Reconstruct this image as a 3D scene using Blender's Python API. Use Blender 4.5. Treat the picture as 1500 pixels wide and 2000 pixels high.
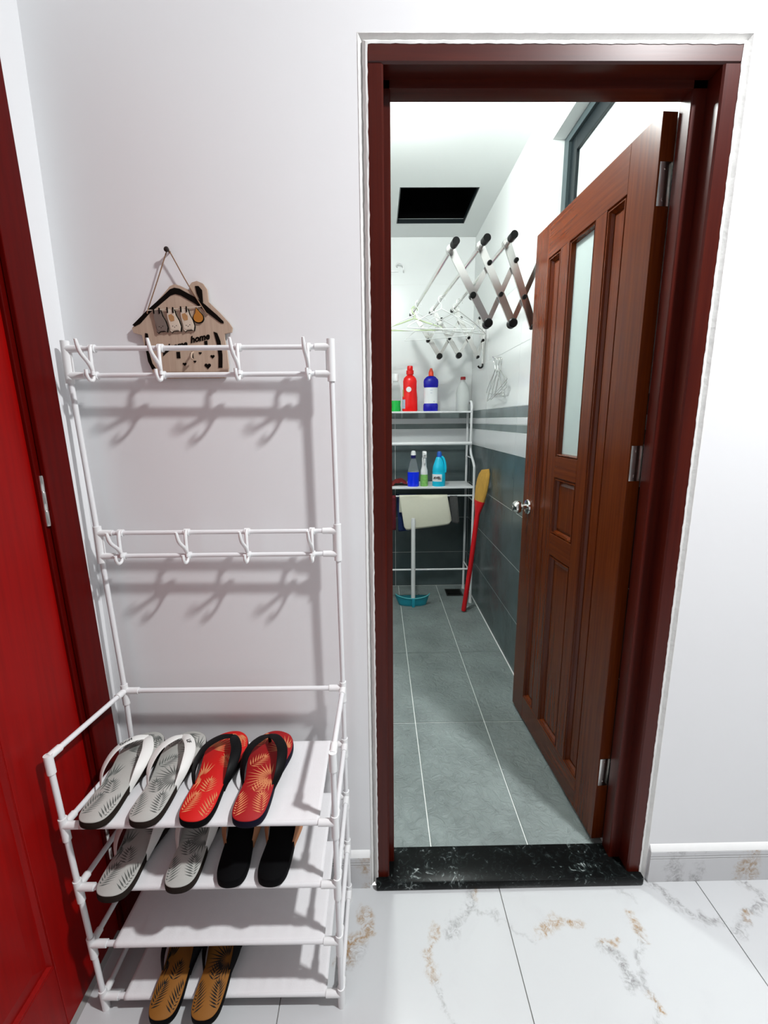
import bpy, bmesh, math, random
from mathutils import Vector, Matrix

random.seed(7)
for o in list(bpy.data.objects):
    bpy.data.objects.remove(o)
SC = bpy.context.scene
COL = SC.collection
PI = math.pi

# ------------------------------------------------------------------ camera
cam_d = bpy.data.cameras.new('camera')
cam = bpy.data.objects.new('camera', cam_d)
COL.objects.link(cam)
SC.camera = cam
cam_d.sensor_fit = 'VERTICAL'
cam_d.sensor_height = 24.0
cam_d.lens = 880.77 / 2000 * 24.0
cam_d.clip_start = 0.02
_p, _y, _r = 0.2011, 0.0123, -0.0088
_f = Vector((math.sin(_y) * math.cos(_p), math.cos(_y) * math.cos(_p), -math.sin(_p)))
_rt = Vector((math.cos(_y), -math.sin(_y), 0))
_u = _rt.cross(_f)
_R = math.cos(_r) * _rt + math.sin(_r) * _u
_U = -math.sin(_r) * _rt + math.cos(_r) * _u
cam.matrix_world = Matrix(((_R.x, _U.x, -_f.x, 0.0139), (_R.y, _U.y, -_f.y, -1.1128),
                           (_R.z, _U.z, -_f.z, 1.3769), (0, 0, 0, 1)))

# ------------------------------------------------------------------ world, exposure, lights
w = bpy.data.worlds.new('world')
SC.world = w
w.use_nodes = True
w.node_tree.nodes['Background'].inputs[0].default_value = (0.93, 0.97, 1.0, 1)
w.node_tree.nodes['Background'].inputs[1].default_value = 3.0
vs = SC.view_settings
vs.view_transform = 'Standard'
vs.look = 'None'
vs.gamma = 1.0
vs.exposure = 0.0
vs.use_curve_mapping = False

ROOM_LAMP = (1.28, -0.95, 3.22)
BATH_LAMP = (0.09, 0.76, 2.56)
ROOM_W, BATH_W = 92.0, 180.0


def area_light(name, loc, power, size, color):
    d = bpy.data.lights.new(name, 'AREA')
    d.shape = 'DISK'
    d.size = size
    d.energy = power
    d.color = color
    o = bpy.data.objects.new(name, d)
    o.location = loc
    COL.objects.link(o)
    return o


area_light('room_lamp_light', (ROOM_LAMP[0], ROOM_LAMP[1], ROOM_LAMP[2] - 0.03), ROOM_W, 0.16, (0.97, 0.99, 1.0))
bl = bpy.data.lights.new('bathroom_lamp_light', 'POINT')
bl.energy = BATH_W
bl.shadow_soft_size = 0.045
bl.color = (0.94, 1.0, 0.97)
blo = bpy.data.objects.new('bathroom_lamp_light', bl)
blo.location = BATH_LAMP
COL.objects.link(blo)


# ------------------------------------------------------------------ mesh helpers
class MB:
    """collects simple solids into one bmesh"""

    def __init__(self):
        self.bm = bmesh.new()

    def box(self, a, b, bev=0.0, rot=None, piv=None):
        a, b = Vector(a), Vector(b)
        c = (a + b) / 2
        s = b - a
        t = bmesh.new()
        bmesh.ops.create_cube(t, size=1.0)
        for v in t.verts:
            v.co = Vector((v.co.x * s.x, v.co.y * s.y, v.co.z * s.z)) + c
        if bev > 0:
            bmesh.ops.bevel(t, geom=list(t.edges), offset=bev, segments=2, profile=0.5, affect='EDGES')
        if rot is not None:
            pv = Vector(piv) if piv is not None else c
            for v in t.verts:
                v.co = rot @ (v.co - pv) + pv
        self.join(t)
        return self

    def join(self, t):
        mp = {}
        for v in t.verts:
            mp[v] = self.bm.verts.new(v.co)
        for f in t.faces:
            try:
                self.bm.faces.new([mp[v] for v in f.verts])
            except ValueError:
                pass
        t.free()

    def loft(self, rings, cap=True, closed=True):
        vs_ = [[self.bm.verts.new(p) for p in r] for r in rings]
        n = len(rings[0])
        for i in range(len(rings) - 1):
            for j in range(n if closed else n - 1):
                k = (j + 1) % n
                self.bm.faces.new((vs_[i][j], vs_[i][k], vs_[i + 1][k], vs_[i + 1][j]))
        if cap and closed:
            self.bm.faces.new(list(reversed(vs_[0])))
            self.bm.faces.new(vs_[-1])
        return self

    def tube(self, pts, r, n=10, flat=None, up=None, cap=True):
        """swept tube; r may be a list; flat=(a, b) gives an elliptic section a wide, b thick"""
        pts = [Vector(p) for p in pts]
        m = len(pts)
        tan = []
        for i in range(m):
            d = pts[min(i + 1, m - 1)] - pts[max(i - 1, 0)]
            tan.append(d.normalized())
        ups = [Vector(x_) for x_ in up] if isinstance(up, list) else None
        if ups:
            up = ups[0]
        ref = Vector(up) if up is not None else (Vector((0, 0, 1)) if abs(tan[0].z) < 0.9 else Vector((1, 0, 0)))
        rings = []
        nrm = (ref - tan[0] * ref.dot(tan[0])).normalized()
        for i in range(m):
            if up is not None:
                if ups:
                    ref = ups[i]
                nrm = (ref - tan[i] * ref.dot(tan[i]))
                nrm = nrm.normalized() if nrm.length > 1e-6 else Vector((0, 1, 0))
            else:
                nrm = (nrm - tan[i] * nrm.dot(tan[i])).normalized()
            bi = tan[i].cross(nrm)
            rr = r[i] if isinstance(r, (list, tuple)) else r
            ring = []
            for j in range(n):
                a = 2 * PI * j / n
                if flat:
                    ring.append(pts[i] + bi * (math.cos(a) * flat[0] * rr) + nrm * (math.sin(a) * flat[1] * rr))
                else:
                    ring.append(pts[i] + bi * (math.cos(a) * rr) + nrm * (math.sin(a) * rr))
            rings.append(ring)
        return self.loft(rings, cap)

    def lathe(self, prof, n=24, c=(0, 0, 0), sx=1.0, sy=1.0, axis=None):
        """prof: (radius, height) pairs"""
        rings = []
        c = Vector(c)
        for r, z in prof:
            rings.append([c + Vector((math.cos(2 * PI * j / n) * r * sx, math.sin(2 * PI * j / n) * r * sy, z)) for j in range(n)])
        if axis is not None:
            q = Vector((0, 0, 1)).rotation_difference(Vector(axis).normalized())
            rings = [[c + q @ (p - c) for p in r] for r in rings]
        return self.loft(rings)

    def prism(self, poly, fn, t0, t1):
        """polygon (u, v) list extruded between t0 and t1; fn(u, v, t) -> point"""
        a = [self.bm.verts.new(fn(u, v, t0)) for u, v in poly]
        b = [self.bm.verts.new(fn(u, v, t1)) for u, v in poly]
        n = len(poly)
        self.bm.faces.new(list(reversed(a)))
        self.bm.faces.new(b)
        for i in range(n):
            k = (i + 1) % n
            self.bm.faces.new((a[i], a[k], b[k], b[i]))
        return self

    def poly(self, pts):
        self.bm.faces.new([self.bm.verts.new(p) for p in pts])
        return self

    def grid(self, fn, nu, nv):
        vv = [[self.bm.verts.new(fn(i / nu, j / nv)) for j in range(nv + 1)] for i in range(nu + 1)]
        for i in range(nu):
            for j in range(nv):
                self.bm.faces.new((vv[i][j], vv[i + 1][j], vv[i + 1][j + 1], vv[i][j + 1]))
        return self

    def build(self, name, mat, parent=None, smooth=True, ang=0.7, recalc=True):
        if recalc:
            bmesh.ops.recalc_face_normals(self.bm, faces=list(self.bm.faces))
        me = bpy.data.meshes.new(name)
        self.bm.to_mesh(me)
        self.bm.free()
        if smooth:
            me.shade_smooth()
            me.set_sharp_from_angle(angle=ang)
        if mat is not None:
            me.materials.append(mat)
        o = bpy.data.objects.new(name, me)
        COL.objects.link(o)
        if parent is not None:
            o.parent = parent
        return o


def tag(o, label, cat, group=None, kind=None):
    o['label'] = label
    o['category'] = cat
    if group:
        o['group'] = group
    if kind:
        o['kind'] = kind
    return o


def thing(name, loc, label, cat, group=None, rz=0.0, kind=None):
    o = bpy.data.objects.new(name, None)
    o.empty_display_size = 0.05
    o.location = loc
    o.rotation_euler = (0, 0, rz)
    COL.objects.link(o)
    return tag(o, label, cat, group, kind)


def linked(name, me, parent, loc=(0, 0, 0)):
    o = bpy.data.objects.new(name, me)
    o.location = loc
    COL.objects.link(o)
    o.parent = parent
    return o


def bez(pts, n=8):
    """Catmull-Rom through pts"""
    P = [Vector(p) for p in pts]
    P = [P[0] * 2 - P[1]] + P + [P[-1] * 2 - P[-2]]
    out = []
    for i in range(1, len(P) - 2):
        for k in range(n):
            t = k / n
            a, b, c, d = P[i - 1], P[i], P[i + 1], P[i + 2]
            out.append(0.5 * ((2 * b) + (c - a) * t + (2 * a - 5 * b + 4 * c - d) * t * t + (3 * b - a - 3 * c + d) * t ** 3))
    out.append(P[-2])
    return out


# ------------------------------------------------------------------ materials
def new_mat(name):
    m = bpy.data.materials.new(name)
    m.use_nodes = True
    nt = m.node_tree
    return m, nt, nt.nodes['Principled BSDF']


def lk(nt, a, b):
    nt.links.new(a, b)


def mat(name, col, rough=0.5, metal=0.0, spec=0.5, noise=0.0, nscale=20.0, bump=0.0, bscale=200.0, coat=0.0, trans=0.0,
        ior=1.45, stretch=None, alpha=1.0, coat_rough=0.1, sss=0.0):
    m, nt, b = new_mat(name)
    b.inputs['Base Color'].default_value = (*col, 1)
    b.inputs['Roughness'].default_value = rough
    b.inputs['Metallic'].default_value = metal
    b.inputs['Specular IOR Level'].default_value = spec
    b.inputs['Coat Weight'].default_value = coat
    b.inputs['Coat Roughness'].default_value = coat_rough
    b.inputs['Transmission Weight'].default_value = trans
    b.inputs['IOR'].default_value = ior
    b.inputs['Alpha'].default_value = alpha
    tc = nt.nodes.new('ShaderNodeTexCoord')
    mp = nt.nodes.new('ShaderNodeMapping')
    lk(nt, tc.outputs['Object'], mp.inputs[0])
    if stretch:
        mp.inputs['Scale'].default_value = stretch
    nz = nt.nodes.new('ShaderNodeTexNoise')
    nz.inputs['Scale'].default_value = nscale
    nz.inputs['Detail'].default_value = 5
    lk(nt, mp.outputs[0], nz.inputs['Vector'])
    hsv = nt.nodes.new('ShaderNodeMapRange')
    hsv.inputs['To Min'].default_value = 1 - noise
    hsv.inputs['To Max'].default_value = 1 + noise
    lk(nt, nz.outputs['Fac'], hsv.inputs['Value'])
    mx = nt.nodes.new('ShaderNodeVectorMath')
    mx.operation = 'SCALE'
    mx.inputs[0].default_value = col
    lk(nt, hsv.outputs[0], mx.inputs['Scale'])
    lk(nt, mx.outputs[0], b.inputs['Base Color'])
    if bump > 0:
        n2 = nt.nodes.new('ShaderNodeTexNoise')
        n2.inputs['Scale'].default_value = bscale
        n2.inputs['Detail'].default_value = 4
        lk(nt, mp.outputs[0], n2.inputs['Vector'])
        bp = nt.nodes.new('ShaderNodeBump')
        bp.inputs['Strength'].default_value = bump
        bp.inputs['Distance'].default_value = 0.002
        lk(nt, n2.outputs['Fac'], bp.inputs['Height'])
        lk(nt, bp.outputs[0], b.inputs['Normal'])
    return m


def math_node(nt, op, a, b=None, clamp=False):
    n = nt.nodes.new('ShaderNodeMath')
    n.operation = op
    n.use_clamp = clamp
    for i, v in enumerate((a, b)):
        if v is None:
            continue
        if isinstance(v, (int, float)):
            n.inputs[i].default_value = v
        else:
            lk(nt, v, n.inputs[i])
    return n.outputs[0]


def vmath(nt, op, a, b=None, out=0, scale=None):
    n = nt.nodes.new('ShaderNodeVectorMath')
    n.operation = op
    for i, v in enumerate((a, b)):
        if v is None:
            continue
        if isinstance(v, (tuple, list)):
            n.inputs[i].default_value = v
        else:
            lk(nt, v, n.inputs[i])
    if scale is not None:
        lk(nt, scale, n.inputs['Scale'])
    return n.outputs[out]


def marble_mat(name, veins, base=(0.57, 0.58, 0.588)):
    """white polished porcelain; veins: list of (polyline in world xy, width, strength, tone) tone 0 grey, 1 ochre"""
    m, nt, b = new_mat(name)
    geo = nt.nodes.new('ShaderNodeNewGeometry')
    pos = geo.outputs['Position']
    wz = nt.nodes.new('ShaderNodeTexNoise')
    wz.inputs['Scale'].default_value = 14
    wz.inputs['Detail'].default_value = 6
    wz.inputs['Roughness'].default_value = 0.65
    lk(nt, pos, wz.inputs['Vector'])
    off = vmath(nt, 'SUBTRACT', wz.outputs['Color'], (0.5, 0.5, 0.5))
    sc = nt.nodes.new('ShaderNodeVectorMath')
    sc.operation = 'SCALE'
    lk(nt, off, sc.inputs[0])
    sc.inputs['Scale'].default_value = 0.10
    P = vmath(nt, 'ADD', pos, sc.outputs[0])
    P = vmath(nt, 'MULTIPLY', P, (1, 1, 0))
    tot = {0: None, 1: None}
    for line, wd, st, tone in veins:
        for (x0, y0), (x1, y1) in zip(line[:-1], line[1:]):
            ba = Vector((x1 - x0, y1 - y0, 0))
            pa = vmath(nt, 'SUBTRACT', P, (x0, y0, 0))
            h = math_node(nt, 'MULTIPLY', vmath(nt, 'DOT_PRODUCT', pa, tuple(ba), out=1), 1.0 / max(ba.length_squared, 1e-6), clamp=True)
            cv = nt.nodes.new('ShaderNodeVectorMath')
            cv.operation = 'SCALE'
            cv.inputs[0].default_value = ba
            lk(nt, h, cv.inputs['Scale'])
            d = vmath(nt, 'LENGTH', vmath(nt, 'SUBTRACT', pa, cv.outputs[0]), out=1)
            mr = nt.nodes.new('ShaderNodeMapRange')
            mr.interpolation_type = 'SMOOTHSTEP'
            mr.inputs['From Min'].default_value = 0.0
            mr.inputs['From Max'].default_value = wd
            mr.inputs['To Min'].default_value = st
            mr.inputs['To Max'].default_value = 0.0
            lk(nt, d, mr.inputs['Value'])
            tot[tone] = mr.outputs[0] if tot[tone] is None else math_node(nt, 'MAXIMUM', tot[tone], mr.outputs[0])
    # streaky break-up of the veins
    fine = nt.nodes.new('ShaderNodeTexNoise')
    fine.inputs['Scale'].default_value = 45
    fine.inputs['Detail'].default_value = 8
    fine.inputs['Roughness'].default_value = 0.7
    fine.inputs['Distortion'].default_value = 1.5
    lk(nt, pos, fine.inputs['Vector'])
    fr = nt.nodes.new('ShaderNodeMapRange')
    fr.inputs['From Min'].default_value = 0.40
    fr.inputs['From Max'].default_value = 0.62
    lk(nt, fine.outputs['Fac'], fr.inputs['Value'])
    # faint clouding over the whole tile
    cl = nt.nodes.new('ShaderNodeTexNoise')
    cl.inputs['Scale'].default_value = 3.2
    cl.inputs['Detail'].default_value = 7
    cl.inputs['Distortion'].default_value = 2.5
    lk(nt, pos, cl.inputs['Vector'])
    cr = nt.nodes.new('ShaderNodeMapRange')
    cr.inputs['From Min'].default_value = 0.60
    cr.inputs['From Max'].default_value = 0.78
    cr.inputs['To Max'].default_value = 0.35
    lk(nt, cl.outputs['Fac'], cr.inputs['Value'])
    colr = None
    cur = nt.nodes.new('ShaderNodeMix')
    cur.data_type = 'RGBA'
    cur.inputs['A'].default_value = (*base, 1)
    cur.inputs['B'].default_value = (0.50, 0.50, 0.52, 1)
    lk(nt, cr.outputs[0], cur.inputs['Factor'])
    for tone, c in ((0, (0.20, 0.19, 0.19)), (1, (0.34, 0.20, 0.075))):
        if tot[tone] is None:
            continue
        f = math_node(nt, 'MULTIPLY', tot[tone], fr.outputs[0], clamp=True)
        nx = nt.nodes.new('ShaderNodeMix')
        nx.data_type = 'RGBA'
        lk(nt, f, nx.inputs['Factor'])
        lk(nt, cur.outputs['Result'], nx.inputs['A'])
        nx.inputs['B'].default_value = (*c, 1)
        cur = nx
    lk(nt, cur.outputs['Result'], b.inputs['Base Color'])
    b.inputs['Roughness'].default_value = 0.16
    b.inputs['Specular IOR Level'].default_value = 0.45
    return m


def granite_mat():
    m, nt, b = new_mat('black_granite')
    geo = nt.nodes.new('ShaderNodeNewGeometry')
    nz = nt.nodes.new('ShaderNodeTexNoise')
    nz.inputs['Scale'].default_value = 38
    nz.inputs['Detail'].default_value = 8
    nz.inputs['Roughness'].default_value = 0.65
    nz.inputs['Distortion'].default_value = 2.2
    lk(nt, geo.outputs['Position'], nz.inputs['Vector'])
    n3 = nt.nodes.new('ShaderNodeTexNoise')
    n3.inputs['Scale'].default_value = 14
    lk(nt, geo.outputs['Position'], n3.inputs['Vector'])
    s = math_node(nt, 'ADD', nz.outputs['Fac'], math_node(nt, 'MULTIPLY', math_node(nt, 'SUBTRACT', n3.outputs['Fac'], 0.5), 0.35))
    cr = nt.nodes.new('ShaderNodeValToRGB')
    e = cr.color_ramp.elements
    e[0].position = 0.50
    e[0].color = (0.0035, 0.004, 0.004, 1)
    e[1].position = 0.74
    e[1].color = (0.42, 0.45, 0.44, 1)
    k = e.new(0.60)
    k.color = (0.012, 0.016, 0.016, 1)
    k2 = e.new(0.645)
    k2.color = (0.07, 0.085, 0.083, 1)
    lk(nt, s, cr.inputs[0])
    lk(nt, cr.outputs[0], b.inputs['Base Color'])
    b.inputs['Roughness'].default_value = 0.30
    b.inputs['Specular IOR Level'].default_value = 0.12
    return m


def wood_mat(name, c1, c2, rough=0.35, axis='Z', spec=0.4, scale=1.0, coat=0.0):
    m, nt, b = new_mat(name)
    tc = nt.nodes.new('ShaderNodeTexCoord')
    mp = nt.nodes.new('ShaderNodeMapping')
    s = [38.0 * scale] * 3
    s['XYZ'.index(axis)] = 1.3 * scale
    mp.inputs['Scale'].default_value = s
    lk(nt, tc.outputs['Object'], mp.inputs[0])
    nz = nt.nodes.new('ShaderNodeTexNoise')
    nz.inputs['Scale'].default_value = 2.2
    nz.inputs['Detail'].default_value = 7
    nz.inputs['Roughness'].default_value = 0.6
    nz.inputs['Distortion'].default_value = 0.15
    lk(nt, mp.outputs[0], nz.inputs['Vector'])
    cr = nt.nodes.new('ShaderNodeValToRGB')
    cr.color_ramp.elements[0].position = 0.32
    cr.color_ramp.elements[0].color = (*c1, 1)
    cr.color_ramp.elements[1].position = 0.70
    cr.color_ramp.elements[1].color = (*c2, 1)
    lk(nt, nz.outputs['Fac'], cr.inputs[0])
    lk(nt, cr.outputs[0], b.inputs['Base Color'])
    bp = nt.nodes.new('ShaderNodeBump')
    bp.inputs['Strength'].default_value = 0.03
    bp.inputs['Distance'].default_value = 0.001
    lk(nt, nz.outputs['Fac'], bp.inputs['Height'])
    lk(nt, bp.outputs[0], b.inputs['Normal'])
    b.inputs['Roughness'].default_value = rough
    b.inputs['Specular IOR Level'].default_value = spec
    b.inputs['Coat Weight'].default_value = coat
    b.inputs['Coat Roughness'].default_value = 0.3
    return m


def stone_tile_mat(name, col, rough=0.5, bump=0.25):
    m, nt, b = new_mat(name)
    geo = nt.nodes.new('ShaderNodeNewGeometry')
    a = nt.nodes.new('ShaderNodeTexNoise')
    a.inputs['Scale'].default_value = 5
    a.inputs['Detail'].default_value = 8
    lk(nt, geo.outputs['Position'], a.inputs['Vector'])
    mr = nt.nodes.new('ShaderNodeMapRange')
    mr.inputs['From Min'].default_value = 0.3
    mr.inputs['From Max'].default_value = 0.7
    mr.inputs['To Min'].default_value = 0.78
    mr.inputs['To Max'].default_value = 1.18
    lk(nt, a.outputs['Fac'], mr.inputs['Value'])
    s = nt.nodes.new('ShaderNodeVectorMath')
    s.operation = 'SCALE'
    s.inputs[0].default_value = col
    lk(nt, mr.outputs[0], s.inputs['Scale'])
    lk(nt, s.outputs[0], b.inputs['Base Color'])
    n2 = nt.nodes.new('ShaderNodeTexNoise')
    n2.inputs['Scale'].default_value = 26
    n2.inputs['Detail'].default_value = 9
    n2.inputs['Roughness'].default_value = 0.55
    n2.inputs['Distortion'].default_value = 1.2
    lk(nt, geo.outputs['Position'], n2.inputs['Vector'])
    bp = nt.nodes.new('ShaderNodeBump')
    bp.inputs['Strength'].default_value = bump
    bp.inputs['Distance'].default_value = 0.02
    lk(nt, n2.outputs['Fac'], bp.inputs['Height'])
    lk(nt, bp.outputs[0], b.inputs['Normal'])
    b.inputs['Roughness'].default_value = rough
    b.inputs['Specular IOR Level'].default_value = 0.4
    return m


def emit_mat(name, col, st):
    m = bpy.data.materials.new(name)
    m.use_nodes = True
    nt = m.node_tree
    nt.nodes.remove(nt.nodes['Principled BSDF'])
    e = nt.nodes.new('ShaderNodeEmission')
    e.inputs[0].default_value = (*col, 1)
    e.inputs[1].default_value = st
    lk(nt, e.outputs[0], nt.nodes['Material Output'].inputs[0])
    return m


VEINS = [
    ([(-0.09, -0.20), (-0.066, -0.15), (-0.03, -0.12), (-0.045, -0.075)], 0.028, 1.0, 1),
    ([(-0.10, -0.25), (-0.085, -0.19), (-0.06, -0.17)], 0.03, 0.7, 0),
    ([(0.16, -0.12), (0.135, -0.18), (0.137, -0.24)], 0.020, 0.85, 1),
    ([(0.137, -0.24), (0.155, -0.28), (0.17, -0.34)], 0.012, 0.5, 0),
    ([(0.29, -0.02), (0.262, -0.06), (0.225, -0.09), (0.20, -0.13)], 0.024, 0.7, 0),
    ([(0.30, -0.02), (0.285, -0.045)], 0.016, 0.8, 1),
    ([(0.262, -0.06), (0.33, -0.10), (0.34, -0.12)], 0.014, 0.45, 0),
    ([(0.445, -0.135), (0.49, -0.115), (0.55, -0.125)], 0.022, 0.95, 1),
    ([(0.345, -0.13), (0.42, -0.15)], 0.010, 0.3, 0),
    ([(0.72, -0.10), (0.715, -0.15)], 0.020, 0.9, 1),
    ([(0.715, -0.15), (0.68, -0.22), (0.66, -0.28), (0.65, -0.34)], 0.013, 0.6, 0),
    ([(0.60, -0.18), (0.64, -0.155)], 0.016, 0.8, 1),
    ([(0.60, -0.19), (0.63, -0.225), (0.64, -0.26)], 0.026, 0.85, 0),
    ([(0.66, -0.29), (0.67, -0.31)], 0.016, 1.0, 1),
    ([(0.82, -0.01), (0.85, -0.066), (0.89, -0.10), (0.95, -0.125)], 0.020, 0.75, 0),
    ([(0.70, -0.02), (0.76, -0.06)], 0.012, 0.35, 0),
    ([(0.975, -0.15), (1.04, -0.11), (1.10, -0.085)], 0.022, 0.7, 0),
    ([(1.02, -0.12), (1.05, -0.11)], 0.016, 0.8, 1),
    ([(1.10, -0.005), (1.125, -0.045), (1.12, -0.08)], 0.024, 0.8, 0),
    ([(-0.62, -0.35), (-0.40, -0.50), (-0.30, -0.8)], 0.03, 0.5, 0),
    ([(0.30, -0.65), (0.55, -0.9), (0.6, -1.2)], 0.03, 0.6, 0),
]
BV = [([(0.88, 0), (0.905, 0)], 0.030, 0.9, 0), ([(1.10, 0), (1.13, 0)], 0.03, 0.9, 1), ([(0.96, 0), (0.97, 0)], 0.016, 0.6, 0),
      ([(-0.045, 0), (-0.03, 0)], 0.022, 0.9, 1), ([(-0.3, 0), (-0.25, 0)], 0.03, 0.6, 0)]

M = {}
M['wall'] = mat('white_painted_plaster', (0.80, 0.80, 0.81), 0.7, noise=0.015, nscale=3, bump=0.05, bscale=60, spec=0.2)
M['wall_low_bounce'] = mat('low_bounce_grey_plaster', (0.30, 0.30, 0.30), 0.8, noise=0.02, nscale=3)  # for unseen walls, darkened to weaken the light they bounce back
M['plaster'] = mat('rough_white_plaster', (0.74, 0.735, 0.72), 0.85, noise=0.10, nscale=18, bump=0.5, bscale=90, spec=0.1)
M['caulk'] = mat('white_caulk', (0.84, 0.84, 0.83), 0.6, noise=0.03, nscale=30, bump=0.2, bscale=120)
M['bathwall'] = mat('bathroom_white_paint', (0.78, 0.80, 0.79), 0.6, noise=0.015, nscale=4, spec=0.25)
M['marble'] = marble_mat('polished_marble_tile', VEINS)
M['marble_base'] = marble_mat('polished_marble_skirting', BV, (0.60, 0.60, 0.61))
M['grout_dark'] = mat('grey_grout', (0.30, 0.29, 0.28), 0.9, noise=0.1)
M['grout'] = mat('pale_grout', (0.80, 0.81, 0.79), 0.9, noise=0.05)
M['granite'] = granite_mat()
M['frame'] = wood_mat('dark_red_varnished_wood', (0.044, 0.0028, 0.0010), (0.072, 0.0068, 0.0022), rough=0.30, spec=0.30)
M['leaf'] = wood_mat('brown_varnished_wood', (0.080, 0.0125, 0.0018), (0.135, 0.026, 0.0040), rough=0.25, spec=0.28)
M['reddoor'] = wood_mat('bright_red_varnished_wood', (0.22, 0.0008, 0.0005), (0.30, 0.0014, 0.0008), rough=0.40, spec=0.18)
M['redframe'] = wood_mat('deep_red_varnished_wood', (0.072, 0.0009, 0.0005), (0.100, 0.0014, 0.0008), rough=0.42, spec=0.08)
M['steel'] = mat('brushed_steel', (0.62, 0.61, 0.59), 0.22, metal=1.0, noise=0.05)
M['chrome'] = mat('chrome', (0.75, 0.74, 0.72), 0.08, metal=1.0)
M['pvc'] = mat('white_coated_tube', (0.80, 0.80, 0.81), 0.35, noise=0.02)
M['plastic_w'] = mat('white_plastic', (0.84, 0.84, 0.84), 0.3, noise=0.01)
M['cloth'] = mat('white_nonwoven_cloth', (0.80, 0.79, 0.80), 0.85, noise=0.03, nscale=40, bump=0.25, bscale=500, spec=0.15)
M['tile_grey'] = stone_tile_mat('grey_slate_wall_tile', (0.085, 0.112, 0.115), 0.25, 0.05)
M['tile_band'] = stone_tile_mat('grey_band_tile', (0.20, 0.235, 0.235), 0.25, 0.02)
M['tile_white'] = mat('white_glazed_tile', (0.82, 0.835, 0.83), 0.18, noise=0.02, nscale=6)
M['tile_pale'] = mat('pale_grey_glazed_tile', (0.72, 0.73, 0.74), 0.2, noise=0.02, nscale=6)
M['tile_floor'] = stone_tile_mat('grey_green_stone_floor_tile', (0.225, 0.262, 0.255), 0.5, 0.75)
M['black'] = mat('black_plastic', (0.003, 0.003, 0.003), 0.4, spec=0.25, noise=0.1)
M['void'] = mat('unlit_void_black', (0.002, 0.002, 0.002), 1.0, spec=0.0)  # black colour stands in for unlit space
M['alu_dark'] = mat('dark_grey_aluminium', (0.006, 0.010, 0.012), 0.35, spec=0.3, noise=0.05)
M['alu_mid'] = mat('grey_aluminium', (0.045, 0.062, 0.066), 0.4, spec=0.25, noise=0.05)
M['lamp'] = emit_mat('lit_diffuser', (1, 1, 1), 6)


def frosted(name, col):
    m, nt, b = new_mat(name)
    b.inputs['Base Color'].default_value = (*col, 1)
    b.inputs['Roughness'].default_value = 0.45
    b.inputs['Transmission Weight'].default_value = 0.55
    nz = nt.nodes.new('ShaderNodeTexNoise')
    nz.inputs['Scale'].default_value = 300
    bp = nt.nodes.new('ShaderNodeBump')
    bp.inputs['Strength'].default_value = 0.1
    lk(nt, nz.outputs['Fac'], bp.inputs['Height'])
    lk(nt, bp.outputs[0], b.inputs['Normal'])
    return m


M['frost'] = frosted('frosted_glass', (0.86, 0.93, 0.92))

# ------------------------------------------------------------------ dimensions
XL = -0.708           # left wall of the room
XR = 3.0
YN = -3.2             # wall behind the camera
ZC = 3.28
WT = 0.10             # thickness of the wall with the doorway
BX0, BX = -0.95, 0.738    # bathroom side walls
BY = 2.4546           # bathroom far wall
BZ, BZC = 0.02, 2.663     # bathroom floor / ceiling
OX0, OX1, OZ = -0.0195, 0.8105, 2.1628   # masonry opening

# ------------------------------------------------------------------ room shell
b = MB()
b.box((XL - 0.1, 0, -0.1), (OX0, WT, ZC)).box((OX1, 0, -0.1), (XR, WT, ZC)).box((OX0, 0, OZ), (OX1, WT, ZC))
tag(b.build('wall_far', M['wall'], smooth=False), 'white painted wall with the bathroom doorway in it', 'wall', kind='structure')
b = MB()
b.box((XL - 0.1, -0.095, -0.1), (XL, 0, ZC)).box((XL - 0.1, YN, -0.1), (XL, -1.02, ZC)).box((XL - 0.1, -1.02, 2.16), (XL, -0.095, ZC))
tag(b.build('wall_left', M['wall'], smooth=False), 'white painted side wall holding the red door', 'wall', kind='structure')
b = MB().box((XR, YN, -0.1), (XR + 0.1, WT, ZC))
tag(b.build('wall_right', M['wall_low_bounce'], smooth=False), 'unseen wall at the far side of the room, greyed to cut bounce light', 'wall', kind='structure')
b = MB().box((XL - 0.1, YN - 0.1, -0.1), (XR + 0.1, YN, ZC))
tag(b.build('wall_near', M['wall_low_bounce'], smooth=False), 'unseen wall opposite the bathroom doorway, greyed to cut bounce light', 'wall', kind='structure')
b = MB().box((XL - 0.1, YN - 0.1, ZC), (XR + 0.1, WT, ZC + 0.05))
tag(b.build('ceiling', M['wall'], smooth=False), 'white ceiling of the tiled room', 'ceiling', kind='structure')

# floor: grout bed plus single tiles
b = MB().box((XL - 0.1, YN, -0.1), (XR, 0.0, -0.004))
floor = tag(b.build('floor', M['grout_dark'], smooth=False), 'white marble tiled floor with grey and ochre veins', 'floor', kind='structure')
xs = [XL] + [0.3621 + 0.6 * k for k in range(-1, 5)] + [XR]
ys = [0.0, -0.60, -1.20, -1.80, -2.40, -3.0, YN]
g = 0.0012
for i in range(len(xs) - 1):
    for j in range(len(ys) - 1):
        MB().box((xs[i] + g, ys[j + 1] + g, -0.012), (xs[i + 1] - g, ys[j] - g, 0.0), 0.0008).build('floor_tile', M['marble'], floor, smooth=False)


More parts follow.
